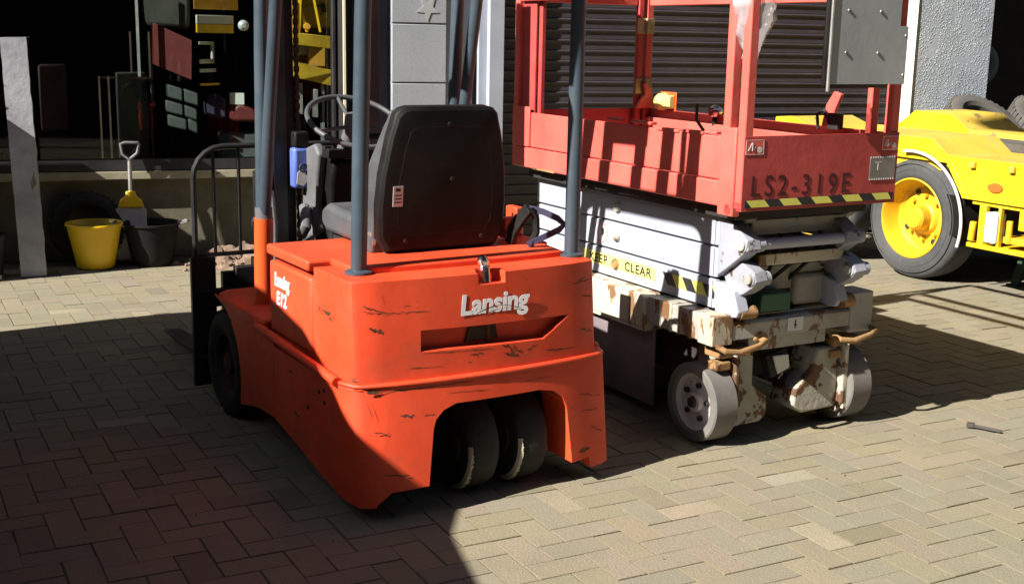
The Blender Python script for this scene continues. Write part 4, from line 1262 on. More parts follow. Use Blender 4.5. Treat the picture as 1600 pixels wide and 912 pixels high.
# yokes and wheels
def caster(x0, sg, name_l):
    # x0 outer face, sg=+1 outer face towards -x
    b = MB()
    w_ = .112
    prof = [(.112, .010), (.120, .0), (.150, .0), (.156, .006), (.156, w_ - .006), (.150, w_), (.11, w_), (.11, w_ - .02)]
    b.lathe([(p[0], p[1] * sg) for p in prof], (x0, .035, .157), 'x', 56, closed=True)
    w = b.obj('drive_wheel', M['grey_rubber'], LF, sharp=.7)
    b = MB()
    b.lathe([(.119, .008 * sg), (.108, .016 * sg), (.100, .030 * sg), (.052, .034 * sg), (.040, .030 * sg), (.038, .012 * sg), (0, .008 * sg)], (x0, .035, .157), 'x', 48)
    b.obj('hub', M['hub_white'], w)
    b = MB()
    b.lathe([(0, -.004 * sg), (.020, -.002 * sg), (.026, .016 * sg), (.030, .032 * sg)], (x0, .035, .157), 'x', 20)
    for k in range(5):
        a = 2 * math.pi * k / 5 + .5
        b.lathe([(0, .016 * sg), (.011, .018 * sg), (.012, .036 * sg)], (x0, .035 + .068 * math.cos(a), .157 + .068 * math.sin(a)), 'x', 6)
    b.obj('wheel_nut', M['dark'], w)
    xi = x0 + sg * (w_ + .004)
    b = MB(); b.prism([(-.07, .355), (.15, .355), (.15, .10), (.10, .05), (-.05, .05), (-.09, .10), (-.085, .30)], 'x', min(xi, xi + sg * .02), max(xi, xi + sg * .02)); b.obj('yoke_plate', M['rusty_grey'], LF, .005)
    b = MB()
    if sg > 0:
        pr = [(xi + .02, .37), (xi + .11, .37), (xi + .115, .22), (xi + .19, .17), (xi + .195, .09), (xi + .16, .065), (xi + .02, .06)]
    else:
        pr = [(xi - .02, .33), (xi - .14, .335), (xi - .16, .24), (xi - .245, .17), (xi - .25, .10), (xi - .20, .07), (xi - .02, .075)]
    b.prism(pr, 'y', -.055, .09)
    b.obj('yoke_arm', M['rusty_grey'], LF, .010)
caster(-.004, 1, 'l')
caster(Lx1 + .004, -1, 'r')
b = MB(); b.prism([(.675, .34), (.695, .345), (.698, .08), (.682, .07)], 'y', -.088, -.057); b.obj('lit_tyre_edge', M['tray_cream'], LF, .003)  # pale strip stands in for the sunlit inner edge of the tyre
b = MB(); b.box(.33, .44, -.02, .02, .235, .325, Matrix.Translation((.385, 0, .28)) @ Matrix.Rotation(R(-12), 4, 'X') @ Matrix.Rotation(R(-12), 4, 'Y') @ Matrix.Translation((-.385, 0, -.28))); b.obj('end_lamp_bracket', M['dark'], LF, .004)
b = MB(); b.prism([(.345, .318), (.425, .318), (.435, .262), (.375, .240)], 'y', -.030, -.021); b.obj('rating_plate', M['white_board'], LF, .003)
# rear wheels far end
for x0, sg in ((.012, 1), (.793, -1)):
    b = MB(); prof = [(.0, .012), (.10, .012), (.12, .0), (.150, .0), (.156, .006), (.156, .106), (.15, .112), (.0, .112)]
    b.lathe([(p[0], p[1] * sg) for p in prof], (x0, 1.40, .157), 'x', 40); b.obj('rear_wheel', M['grey_rubber'], LF)
# scissor stack: three pairs of arms per side, with knuckle ends
lay = [(.520, .634), (.642, .758), (.766, .884)]
for si, (xa, xb) in enumerate(((.088, .115), (.640, .667))):
    for k, (z0, z1) in enumerate(lay):
        b = MB(); b.prism(rrect(.035, 1.40, z0, z1, .012), 'x', xa, xb); ar = b.obj('scissor_arm', LW, LF, .004)
        b = MB(); b.box(xa - .004 if si == 0 else xb, xa if si == 0 else xb + .004, .05, .068, z0 + .004, z1 - .004).box(xa - .004 if si == 0 else xb, xa if si == 0 else xb + .004, .022, .034, z0 + .006, z1 - .006)
        b.obj('arm_stiffener', LW, ar)
        b = MB(); b.lathe([(0, -.016), (.018, -.015), (.024, -.006), (.026, .002)], ((xa if si == 0 else xb), .715, (z0 + z1) / 2 + .002), 'x', 24) if si == 0 else b.lathe([(0, .016), (.018, .015), (.026, -.002)], (xb, .715, (z0 + z1) / 2), 'x', 24)
        pn = b.obj('pivot_pin', M['lift_grey'] if k else M['rust'], ar)
        # inner arms
        b = MB(); o_ = .03 if si == 0 else -.03
        b.box(xa + o_, xb + o_, .0, 1.42, z0 + .006, z1 - .006); b.obj('inner_arm', LW, LF, .004)
    # knuckles at the near end
    kx0, kx1 = (.085, .150) if si == 0 else (.585, .655)
    s_ = 1
    b = MB(); b.prism([(.03, .880), (-.04, .872), (-.09, .845), (-.135, .815), (-.145, .775), (-.115, .755), (-.05, .705), (.03, .650)], 'x', kx0, kx1); kn = b.obj('arm_end', M['arm_end'], LF, .004)
    b = MB(); b.tube([(kx0 - .004, -.112, .790), (kx1 + .03, -.112, .790)], .028, 20); b.obj('boss', M['arm_end'], kn, .003)
    b = MB(); b.tube([(kx0 - .012, -.112, .790), (kx0 - .003, -.112, .790)], .020, 16); b.obj('pin', M['lift_grey'], kn, .002)
    b = MB(); b.prism([(-.02, .735), (-.08, .720), (-.155, .695), (-.172, .660), (-.15, .632), (-.10, .600), (-.03, .575), (.02, .66)], 'x', kx0 + .025, kx1 + .02); kn = b.obj('arm_end', M['arm_end'], LF, .004)
    b = MB(); b.tube([(kx0 + .02, -.138, .665), (kx1 + .045, -.138, .665)], .027, 20); b.obj('boss', M['arm_end'], kn, .003)
    b = MB(); b.tube([(kx0 + .008, -.138, .665), (kx0 + .020, -.138, .665)], .019, 16); b.obj('pin', M['lift_grey'], kn, .002)
    b = MB(); b.prism([(.03, .63), (-.04, .625), (-.075, .61), (-.11, .535), (-.10, .512), (-.06, .505), (.03, .515)], 'x', kx0 + .0, kx1 - .01); b.obj('arm_foot', LW, LF, .004)
    b = MB(); b.tube([(kx0 + .02, -.085, .525), (kx1 + .035, -.085, .525)], .026, 16); b.obj('roller', M['rust'], LF, .003)
    b = MB(); b.prism([(.02, .93), (-.06, .93), (-.10, .90), (-.05, .86), (.02, .86)], 'x', kx0 + .05, kx1 + .035); b.obj('top_bracket', M['lift_grey'], LF, .006)
b = MB(); b.tube([(.14, -.112, .79), (.69, -.112, .790)], .022, 18); b.obj('cross_tube', LW, LF)
b = MB(); b.box(.17, .64, -.06, .0, .815, .875); b.obj('cross_beam', M['lift_grey'], LF, .006)
b = MB(); b.box(.19, .62, -.09, -.04, .70, .745); b.obj('cross_beam', M['tray_cream'], LF, .004)
b = MB(); b.box(.20, .60, .0, .06, .58, .68).box(.18, .62, .10, .3, .50, .57); b.obj('inner_block', M['lift_grey'], LF, .006)
b = MB(); b.box(.225, .375, -.075, -.015, .515, .585); b.obj('valve_cover', M['green'], LF, .005)
b = MB(); b.box(.44, .62, -.02, .03, .51, .64); b.obj('motor_housing', M['lift_grey'], LF, .02)
for q in range(3):
    b = MB(); b.tube([(.22 + .1 * q, .02, .60), (.25 + .11 * q, -.08, .68 + .02 * q), (.33 + .1 * q, -.05, .80), (.30 + .12 * q, .02, .86)], .008, 8); b.obj('hydraulic_hose', M['black_plastic'], LF)
# decals on the arms
b = MB(); b.prism([(.42, .612), (.42, .556), (.98, .556), (.98, .612)], 'x', .0862, .0872); kd = b.obj('warning_decal', M['keep_tape'], LF)
KM = M['green_steel']
text('lettering', 'KEEP', .054, face_left(.0858, .925, .566), M['black_tape'], kd, bold=.0012, xs=1.15, space=1.1, ext=.0004)
text('lettering', 'CLEAR', .054, face_left(.0858, .650, .565), M['black_tape'], kd, bold=.0012, xs=1.15, space=1.1, ext=.0004)
b = MB()
for i in range(3):
    y = .375 - i * .13
    b.prism([(y, .608), (y - .06, .608), (y - .095, .560), (y - .035, .560)], 'x', .0855, .0875)
b.obj('hazard_stripe', M['black_tape'], LF)
b = MB()
for i in range(3):
    y = .315 - i * .13
    b.prism([(y - .001, .608), (y - .069, .608), (y - .104, .560), (y - .036, .560)] if i < 2 else [(y - .001, .608), (y - .03, .608), (y - .04, .560), (y - .036, .560)], 'x', .0858, .0874)
b.obj('hazard_stripe', M['yellow_tape'], LF)
b = MB(); b.lathe([(0, -.0012), (.046, -.0012), (.046, 0)], (.087, .825, .700), 'x', 36); hd = b.obj('hand_decal', M['sticker'], LF)
b = MB(); torus(b, (.0857, .825, .700), .040, .0022, (1, 0, 0), 36, 6); b.obj('ring_mark', M['lift_red'], hd)
b = MB(); b.prism([(.832, .69), (.822, .69), (.812, .70), (.815, .722), (.835, .722)], 'x', .0848, .0857).box(.0848, .0857, .818, .822, .68, .69); b.obj('hand_mark', M['dark_ink'], hd)

# platform
PZ0, PZ1, PY0, PY1, PX = .937, 1.198, -.192, 1.49, .765
b = MB(); b.box(.05, .715, -.10, 1.42, .885, .936); b.obj('platform_subframe', M['dark'], LF, .004)
b = MB(); b.box(.002, PX - .002, PY0 + .004, PY1 - .002, PZ0 + .002, PZ0 + .03); b.obj('platform_floor', M['lift_red_shaded'], LF)
# left side panel: lower lip and set-back upper panel made of lapped sheets
b = MB(); b.box(-.004, .02, PY0 + .042, PY1, PZ0, 1.03); b.obj('side_lip', LR, LF, .005)
b = MB(); b.box(.004, .022, PY0 + .10, 1.36, 1.034, PZ1 - .006); b.obj('side_sheet', LR, LF, .004)
b = MB(); b.box(-.006, .0038, 1.33, PY1, 1.034, PZ1 + .02); b.obj('corner_sheet', LR, LF, .005)
b = MB(); b.box(-.006, .03, PY0 + .042, PY0 + .13, PZ0 - .03, PZ1 + .03); b.obj('corner_sheet', LR, LF, .005)
for y0, y1, dz in ((.60, .69, .016), (.38, .52, .016), (-.03, .04, .010), (.20, .34, .0), (.05, .17, .004)):
    b = MB(); b.box(-.002, .030, y0, y1, PZ1 - .012 + dz, PZ1 + dz); b.obj('edge_clip', LR, LF, .003)
b = MB(); b.tube([(-.006, PY0 + .07, PZ0 - .005), (.03, PY0 + .07, PZ0 - .005)], .022, 18).box(-.008, -.003, PY0 + .05, PY0 + .06, PZ0, PZ0 + .09); b.obj('hinge_boss', LR, LF, .002)
b = MB(); b.box(-.0045, .0, 1.10, 1.30, PZ0 - .002, PZ0 + .006); b.obj('scuff', M['rust'], LF)
# end panel (near) with its folded frame
b = MB(); b.box(.0, PX, PY0, PY0 + .004, PZ0, PZ1 + .004); b.obj('end_panel', M['lift_red_shaded'], LF, .001)
b = MB(); b.box(.0, PX, PY0, PY0 + .03, PZ0 - .006, PZ0 + .0); b.obj('end_flange', M['lift_red_shaded'], LF, .001)
# right and far panels
b = MB(); b.box(PX - .006, PX, PY0 + .005, 1.49, PZ0, PZ1); b.obj('side_sheet', LR, LF, .002)
b = MB(); b.box(.03, PX - .007, PY1 - .006, PY1, PZ0, PZ1); b.obj('far_panel', M['lift_red_shaded'], LF, .002)
b = MB(); b.box(PX - .04, PX - .008, PY0 + .03, 1.45, PZ0 + .03, PZ0 + .22); b.obj('inner_toe_board', LR, LF, .004)
# posts
def post(x0, y0, z1=2.10, w=.040, mat=LR, name='guard_post'):
    b = MB(); b.box(x0, x0 + w, y0, y0 + w, PZ0 + .02, z1); return b.obj(name, mat, LF, .005)
post(.0, PY0 + .002)
post(-.002, PY0 + .085)
post(-.002, PY1 - .042)
p_ = MB(); p_.box(.035, .055, 1.30, 1.33, 1.15, 2.1).box(.02, .03, 1.33, 1.45, 1.15, 2.1); p_.obj('post_channel', M['lift_red_shaded'], LF, .003)
post(PX - .040, PY0 + .006)
post(PX - .040, PY0 + .11, w=.035)
post(PX - .045, PY1 - .045)
post(PX - .095, PY1 - .045, w=.030, mat=M['lift_red_shaded'])
# rails
for zz in (1.695, 2.085):
    b = MB(); b.box(.0, .034, PY0 + .13, PY1 - .045, zz, zz + .034).box(PX - .038, PX - .004, PY0 + .15, PY1 - .05, zz, zz + .034).box(.042, PX - .045, PY0 + .006, PY0 + .040, zz, zz + .034).box(.042, PX - .10, PY1 - .04, PY1 - .006, zz, zz + .034)
    b.obj('guard_rail', LR, LF, .004)
for z0 in (1.56, 1.27):
    b = MB(); b.box(PX - .105, PX - .005, PY1 - .052, PY1 - .046, z0, z0 + .075).tube([(PX - .052, PY1 - .056, z0), (PX - .052, PY1 - .056, z0 + .075)], .009, 10); b.obj('gate_hinge', M['brass'], LF, .002)
b = MB(); b.prism([(PX - .11, 1.20), (PX + .01, 1.20), (PX - .02, 1.28), (PX - .05, 1.33), (PX - .07, 1.32), (PX - .06, 1.27), (PX - .09, 1.24)], 'y', PY1 - .075, PY1 - .055); b.obj('gate_latch', M['lift_red'], LF, .004)
b = MB(); b.prism([(1.36, 1.185), (1.50, 1.185), (1.50, 1.285), (1.37, 1.285)], 'x', PX - .004, PX + .002).lathe([(.0, -.06), (.03, -.055), (.045, -.03), (.048, .0)], (PX - .004, 1.44, 1.238), 'x', 24)
b.bm.free()
b = MB(); b.box(PX - .002, PX + .004, 1.24, 1.37, 1.190, 1.285); hb = b.obj('beacon_plate', M['orange'], LF, .003)
b = MB(); b.lathe([(.0, -.05), (.028, -.046), (.040, -.03), (.044, .0)], (PX - .002, 1.335, 1.236), 'x', 24).box(PX - .035, PX - .002, 1.25, 1.335, 1.205, 1.27); b.obj('beacon', M['keep_tape'], hb, .006)
b = MB(); b.lathe([(0, -.03), (.02, -.026), (.030, -.008), (.030, .008), (.02, .026), (0, .03)], (PX - .03, .90, 1.215), 'x', 24); b.obj('ball_knob', M['chrome'], LF)
b = MB(); b.tube([(PX - .03, .90, 1.15), (PX - .03, .90, 1.20)], .012, 10); b.obj('knob_stem', M['black_plastic'], LF)
# latch by the right near post
b = MB(); b.prism([(.10, 1.20), (.16, 1.20), (.14, 1.29), (.10, 1.345), (.06, 1.335), (.09, 1.27)], 'x', PX - .075, PX - .055); b.obj('gate_latch', M['lift_red'], LF, .004)
b = MB(); b.tube([(PX - .09, .16, 1.19), (PX - .09, .17, 1.25), (PX - .09, .13, 1.27), (PX - .09, .10, 1.22)], .007, 8).box(PX - .10, PX - .07, .04, .10, 1.195, 1.26); b.obj('latch_hook', M['dark'], LF, .003)
b = MB(); b.tube([(.02, PY0 + .26, 1.20), (.02, PY0 + .31, 1.24), (.02, PY0 + .31, 1.30)], .006, 8); b.obj('chain_hook', M['dark'], LF)
# bracket at top of near-left pair, end lettering and decals
ye = PY0 - .0012
text('lettering', 'LS2-319E', .108, face_rear(.036, ye, .985, R(0.6)), M['stencil_red'], LF, bold=.0008, xs=.92, space=1.33, ext=.0002)
b = MB(); b.box(.015, PX - .012, ye - .0006, ye + .001, .944, .972); hz = b.obj('hazard_tape', M['black_tape'], LF)
b = MB()
for i in range(5):
    x = .04 + i * .155
    x1 = min(x + .085, PX - .014)
    b.prism([(x - .02, .971), (x1 - .02, .971), (x1 + .006 if x1 < PX - .02 else x1, .945), (x + .006, .945)], 'y', ye - .0012, ye - .0007)
b.obj('hazard_stripe', M['yellow_tape'], hz)
for x0 in (.005, .675):
    b = MB(); b.box(x0, x0 + .085, ye - .0005, ye + .001, 1.135, 1.190); dd = b.obj('decal', M['lift_red'], LF)
    b = MB(); b.box(x0 + .002, x0 + .083, ye - .0008, ye - .0004, 1.187, 1.189).box(x0 + .002, x0 + .083, ye - .0008, ye - .0004, 1.136, 1.138).box(x0 + .0015, x0 + .0035, ye - .0008, ye - .0004, 1.136, 1.189).box(x0 + .0815, x0 + .0835, ye - .0008, ye - .0004, 1.136, 1.189)
    b.beam((x0 + .012, ye - .0008, 1.150), (x0 + .030, ye - .0008, 1.178), .002, .005).beam((x0 + .030, ye - .0008, 1.178), (x0 + .030, ye - .0008, 1.150), .002, .004).beam((x0 + .030, ye - .0008, 1.150), (x0 + .045, ye - .0008, 1.165), .002, .004)
    b.lathe([(0, -.0012), (.011, -.0012), (.011, 0)], (x0 + .065, ye, 1.153), 'y', 18)
    b.obj('emblem', M['sticker'], dd)
b = MB(); b.box(.62, .752, ye - .001, ye + .001, 1.022, 1.112); pl = b.obj('rating_plate', M['steel'], LF)
b = MB()
for i in range(11):
    for z_ in (1.022, 1.106): b.box(.622 + i * .0122, .627 + i * .0122, ye - .0016, ye - .001, z_, z_ + .006)
b.box(.66, .664, ye - .0016, ye - .001, 1.06, 1.09).box(.645, .68, ye - .0016, ye - .001, 1.088, 1.091)
b.obj('border_mark', M['sticker'], pl)
# control box: dark case behind a grey plate hung outside the end rail
b = MB(); b.box(.330, .660, PY0 - .028, PY0 - .004, 1.372, 1.98); cb = b.obj('control_box', M['black_plastic'], LF, .012)
b = MB(); b.prism([(.345, 1.386), (.728, 1.386), (.728, 1.60), (.685, 1.60), (.685, 2.0), (.345, 2.0)], 'y', PY0 - .036, PY0 - .030); b.obj('face_plate', M['box_grey'], cb, .001)
b = MB(); b.tube([(.345, PY0 - .033, 1.36), (.345, PY0 - .033, 2.0)], .007, 8); b.obj('plate_edge', M['steel'], cb)
b = MB()
for x, z in ((.718, 1.42), (.718, 1.565), (.42, 1.50), (.58, 1.50), (.42, 1.65), (.58, 1.65)):
    b.lathe([(0, -.004), (.006, -.003), (.007, 0)], (x, PY0 - .036, z), 'y', 12)
b.obj('screw', M['steel'], cb)
# plastic bag caught on the post
def bag():
    b = MB()
    n, m_ = 26, 18
    vs, fs = [], []
    for i in range(n + 1):
        t = i / n
        for j in range(m_):
            a = 2 * math.pi * j / m_
            rr = .022 + .050 * math.sin(math.pi * min(1, t * 1.08)) ** 1.2
            nn = noise.noise((math.cos(a) * 2.2, math.sin(a) * 2.2, t * 6)) * .020 + noise.noise((math.cos(a) * 6, math.sin(a) * 6, t * 15)) * .010
            x = .075 + .02 * math.sin(t * 4) + (rr + nn) * math.cos(a) * 1.2
            y = -.13 + (rr + nn) * math.sin(a) * .8
            vs.append((x - .055 + .05 * t, y, 1.80 - .33 * t + .015 * noise.noise((a, t * 3, 4))))
    for i in range(n):
        for j in range(m_):
            fs.append((i * m_ + j, i * m_ + (j + 1) % m_, (i + 1) * m_ + (j + 1) % m_, (i + 1) * m_ + j))
    fs.append(tuple(n * m_ + j for j in range(m_)))
    b.faces(vs, fs)
    b2 = MB()
    o = b.obj('plastic_bag', M['bag'], None, sharp=3)
    o.matrix_world = Matrix.Translation((0.724, 4.518, 0)) @ Matrix.Rotation(R(29.5), 4, 'Z')
    tag(o, 'crumpled clear plastic bag tied to the red guard post of the scissor lift', 'bag')
bag()

# ================================================================== YELLOW LOW-LOADER TRAILER
TO, TR = Vector((2.684, 7.984, 0)), R(28)
T = thing('low_loader_trailer', 'bright yellow low-loader trailer with grimy deck and big black tyre', 'trailer', TO, TR)
YL = M['bright_yellow']
def yellow_deck_mat():
    return paint('dusty_yellow_chequer_plate', (0.66, 0.44, 0.05), 0.6, chip=(0.30, 0.20, 0.08), chip_lo=0.62, chip_scale=5, chip_stretch=(1, 1, 1), var=0.12, dirt=(0.35, 0.30, 0.2), dirt_amt=0.5)
YD = yellow_deck_mat()
GD = M['lift_grey']
b = MB(); b.box(.02, 1.46, -3.4, 1.40, .74, .815); b.obj('deck_frame', YL, T, .006)
b = MB(); b.box(.60, .93, -3.4, 1.35, .817, .905); b.obj('centre_deck', M['tyre_dust'], T)
for x0, x1 in ((.0, .59), (.94, 1.47)):
    b = MB()
    if x0 < .5:
        pf = [(-3.4, .817), (-3.4, .846), (-.19, .850), (-.06, .945), (1.15, .950), (1.32, 1.0), (1.50, .985), (1.50, .817)]
    else:
        pf = [(-3.4, .817), (-3.4, .870), (.50, .945), (.66, 1.045), (1.02, 1.052), (1.15, .96), (1.20, .94), (1.20, .817)]
    b.prism(pf, 'x', x0, x1)
    dk = b.obj('side_deck', YD, T, .0015)
    b = MB()
    for i in range(44):
        for j in range(8):
            yy = -.30 - i * .070
            if yy < -3.3: break
            xx = x0 + .05 + j * .062
            b.beam((xx - .012, yy - .012, .8475), (xx + .012, yy + .012, .8475), .006, .003) if (i + j) % 2 else b.beam((xx - .012, yy + .012, .8475), (xx + .012, yy - .012, .8475), .006, .003)
    b.obj('tread_pattern', YD, dk) if x0 < .5 else b.bm.free()
    b = MB(); xs_ = (x0 - .006, x0 - .001)
    b.prism([(p[0], p[1] - .004) for p in pf[2:]] + [(pf[2][0], .80)], 'x', *xs_); b.obj('deck_edge', YL, T)
# side panel with slanted front, outboard light box
b = MB(); b.prism([(-.19, .848), (-3.4, .842), (-3.4, .60), (-.36, .60)], 'x', -.012, .012); b.obj('side_panel', YL, T, .004)
b = MB(); b.prism([(-.19, .834), (-.36, .60), (-.41, .60), (-.24, .834)], 'x', -.030, -.013); b.obj('panel_flange', YL, T, .003)
b = MB(); b.box(-.03, -.013, -3.4, -.36, .594, .612); b.obj('panel_flange', YL, T, .003)
b = MB()
for yy in (-.42, -.72, -1.1, -1.6): b.box(-.04, -.013, yy - .02, yy + .02, .79, .83)
b.obj('lashing_ring', YD, T, .006)
b = MB(); b.lathe([(0, -.012), (.050, -.010), (.055, 0)], (0, 0, 0), 'x', 28).xf(Matrix.Translation((-.014, -.60, .685)) @ Matrix.Diagonal((1, 1.1, .55, 1))); b.obj('side_reflector', M['reflector'], T)
b = MB(); b.box(-.01, .30, -1.6, -.43, .565, .592).box(-.02, .02, -.55, -.50, .30, .57).box(-.02, .26, -.98, -.42, .295, .325).box(-.015, .02, -.66, -.64, .30, .57).box(-.02, .02, -.98, -.80, .45, .57).box(-.02, .06, -1.4, -.98, .33, .42); b.obj('light_bracket', YL, T, .006)
b = MB(); b.box(-.04, .05, -.655, -.565, .345, .535); b.obj('side_lamp', M['lamp_white'], T, .012, label='white lamp lens')
b = MB(); b.tube([(-.025, -.46, .34), (-.025, -.47, .46)], .022, 10).tube([(-.02, -.74, .36), (-.02, -.74, .50)], .02, 10).box(-.02, .2, -.86, -.70, .36, .40); b.obj('bracket_bolt', M['rim_yellow'], T, .004)
b = MB(); b.box(.25, 1.2, -3.0, 1.3, .50, .738).box(.25, .6, -.5, .6, .35, .5); b.obj('chassis_beam', M['dark'], T)
# wheels
def twheel(x, y, s, rub='wheel_rubber', Rr=.405):
    b = MB()
    w_ = .235
    prof = [(.262, .012), (.275, .0), (.30, -.004), (.345, .0), (.380, .012), (.398, .030), (.405, .055), (.405, w_ - .055), (.398, w_ - .03), (.38, w_ - .01), (.30, w_), (.262, w_ - .02)]
    b.lathe([(p[0], p[1] * s) for p in prof], (x, y, Rr), 'x', 64, closed=True)
    for rr_ in (.322, .362):
        torus(b, (x - .002 * s, y, Rr), rr_, .003, (1, 0, 0), 64, 6)
    o = b.obj('tyre', M[rub], T, sharp=.9)
    b = MB()
    b.lathe([(.262, .012 * s), (.268, .0), (.258, -.004 * s), (.250, .01 * s), (.244, .055 * s), (.228, .12 * s), (.205, .145 * s), (.12, .135 * s), (.105, .11 * s), (.085, .10 * s), (.080, .035 * s), (.065, .015 * s), (0, .012 * s)], (x, y, Rr), 'x', 56)
    rm = b.obj('rim', M['rim_yellow'], o, sharp=.5)
    for k in range(8):
        a = 2 * math.pi * k / 8
        b = MB(); b.lathe([(0, .105 * s), (.014, .108 * s), (.015, .138 * s)], (x, y + .145 * math.cos(a), Rr + .145 * math.sin(a)), 'x', 6)
        b.obj('wheel_nut', M['rim_yellow'], rm)
    b = MB()
    for k in (1, 3, 5, 7):
        a = 2 * math.pi * k / 8 + .3
        b.lathe([(0, .134 * s), (.020, .135 * s), (.022, .16 * s)], (x, y + .178 * math.cos(a), Rr + .178 * math.sin(a)), 'x', 16)
    b.obj('rim_slot', M['dark'], rm)
    return o
tw = twheel(0.0, .075, 1, 'tyre_grey')
tw2 = twheel(0.0, 1.02, 1, 'tyre_grey')
twheel(1.50, .075, -1); twheel(1.50, .98, -1)
b = MB(); b.tube([(.2, .075, .405), (1.3, .075, .405)], .05, 14).tube([(.2, 1.02, .405), (1.3, 1.02, .405)], .05, 14); b.obj('axle', M['dark'], T)
# mudguard
def mudguard(yc, a0, a1):
    b = MB()
    vs, fs = [], []
    N = 28
    for i in range(N + 1):
        a = R(a0 + (a1 - a0) * i / N)
        for r_, x in ((.455, -.03), (.455, .27), (.447, .27), (.447, -.03)):
            vs.append((x, yc + r_ * math.cos(a), .405 + r_ * math.sin(a) * .98))
    for i in range(N):
        for k in range(4):
            fs.append((4 * i + k, 4 * i + (k + 1) % 4, 4 * i + 4 + (k + 1) % 4, 4 * i + 4 + k))
    b.faces(vs, fs)
    mg = b.obj('mudguard', M['black_plastic'], T)
    b = MB(); b.tube([(-.034, yc + .455 * math.cos(R(a0 + (a1 - a0) * i / N)), .405 + .446 * math.sin(R(a0 + (a1 - a0) * i / N))) for i in range(N + 1)], .010, 8); b.obj('trim', M['sticker'], mg)
    b = MB(); b.box(.24, .27, yc - .46, yc - .10, .34, .80); b.obj('mud_flap', M['black_plastic'], mg)
mudguard(.075, 196, 80)
# far side frame piece behind
b = MB(); b.box(.0, .02, -.36, -.20, .34, .60); b.obj('flap_bracket', M['black_plastic'], T)

# old tyres behind the trailer
for i, (x, y, z, rx, rz) in enumerate(((4.13, 9.72, 1.03, 62, 10), (4.42, 9.72, 1.02, 55, 40), (4.72, 9.85, 1.0, 58, 20))):
    pass
def tyre_stack(x, y, n, tilt, label):
    t = None
    for k in range(n):
        Rr, w = .33, .188
        z = w / 2 + k * w * .98
        last = k == n - 1
        o = old_tyre('old_tyre', label if last else ('bottom', 'second', 'third', 'fourth')[k] + ' dusty tyre from the ground, stack behind the trailer nearer the ' + ('white post' if x < 4 else 'dark window'), (x + random.uniform(-.03, .03), y + random.uniform(-.02, .02), z + (.07 if last else 0)), R(90) + (R(tilt) if last else R(0)), random.uniform(-.4, .4) if not last else .5, Rr, w, 'tyre_dust', 'old tyres stacked by the pebbledash wall')
tyre_stack(3.72, 9.80, 5, 36, 'tilted dusty old tyre with torn edge nearest the pebbledash wall')
tyre_stack(4.34, 9.96, 5, 34, 'dusty old tyre at the right edge above the yellow trailer')

# right-edge stand and ground litter
b = MB()
st_ = thing('steel_stand', 'dark green steel prop stand at the right edge under the yellow trailer', 'stand', (3.36, 7.86, 0), R(25))
b.prism([(-.085, 0), (-.055, 0), (.03, .25), (.03, .30), (.005, .30)], 'y', -.03, .03); b.prism([(.085, 0), (.055, 0), (-.03, .25), (-.03, .27), (-.005, .27)], 'y', -.025, .025)
b.obj('leg', M['green_steel'], st_, .004)
b = MB(); b.box(-.10, .10, -.05, .05, .0, .012); b.obj('base_plate', M['green_steel'], st_, .003)
b = MB(); b.box(-.04, .06, -.04, .04, .30, .32); b.obj('top_plate', M['green_steel'], st_, .003)
b = MB(); b.beam((-.06, 0, .010), (.06, -.02, .008), .014, .010).box(-.075, -.045, -.012, .014, .002, .020)
o = b.obj('broken_clip', M['stick'], None, .002); o.location = (1.945, 4.753, .003); o.rotation_euler = (0, 0, R(-25))
tag(o, 'small dark broken plastic clip lying on the sunlit pavers', 'litter')
def litter():
    b = MB()
    for _ in range(170):
        x, y = random.uniform(-3, 4), random.uniform(2.8, 8.0)
        s = random.uniform(.001, .0032)
        m = Matrix.Translation((x, y, s * .5 + .001)) @ Matrix.Rotation(random.uniform(0, 6), 4, 'Z')
        b.box(-s, s, -s * .7, s * .7, -s * .6, s * .6, m)
    o = b.obj('grit', M['sand'])
    tag(o, 'scattered grit and small stones on the pavers', 'grit', kind='stuff')
    o.data.materials[0] = M['rubble']
litter()

# ================================================================== PARKED VAN (out of frame on the left; casts the big shadow)
VAN = thing('parked_van', 'dark blue panel van parked left of the forklift', 'van', (0, 0, 0), 0)
svec, qvec = Vector((.8241, .5664, 0)), Vector((.5664, -.8241, 0))
VM = Matrix(((qvec.x, svec.x, 0, 0), (qvec.y, svec.y, 0, 0), (0, 0, 1, 0), (0, 0, 0, 1)))  # local x=q, y=s (mirrors handedness; only for vertices)
vp = [(-6.40, .28), (-6.42, 1.35), (-6.49, 1.62), (-6.49, 1.80), (-6.44, 1.96), (-6.30, 2.09), (-5.6, 2.19), (-4.76, 2.18), (-4.04, 2.11), (-3.72, 2.045), (-3.54, 1.95), (-3.41, 1.885), (-3.32, 1.80), (-3.19, 1.72), (-3.04, 1.635), (-2.83, 1.58), (-2.5, 1.50), (-2.1, 1.30), (-1.85, 1.05), (-1.80, .70), (-1.80, .28)]
b = MB(); b.prism(vp, 'y', -2.05, -.35)
vb = b.obj('body', M['van'], VAN, .03)
hole = MB(); hole.prism([(-3.69, 1.87), (-3.665, 1.69), (-3.40, 1.68)], 'y', -2.3, -.1)
cut(vb, [hole])
b = MB(); b.box(-3.2, -2.75, -.352, -.346, 1.1, 1.45).box(-4.8, -3.85, -.352, -.346, 1.25, 1.85); b.obj('window', M['frame_dark'], VAN)
for qc in (-5.6, -2.55):
    for y0 in (-2.05, -.60):
        b = MB(); b.lathe([(0, .01), (.22, .0), (.32, .0), (.34, .02), (.34, .22), (.32, .25), (0, .25)], (qc, y0, .34), 'y', 36); wv = b.obj('wheel', M['wheel_rubber'], VAN)
for o in [VAN] + list(VAN.children):
    if o.type == 'MESH':
        o.data.transform(Matrix.Translation((qvec.x * .03, qvec.y * .03, 0)) @ VM)
        o.data.flip_normals()

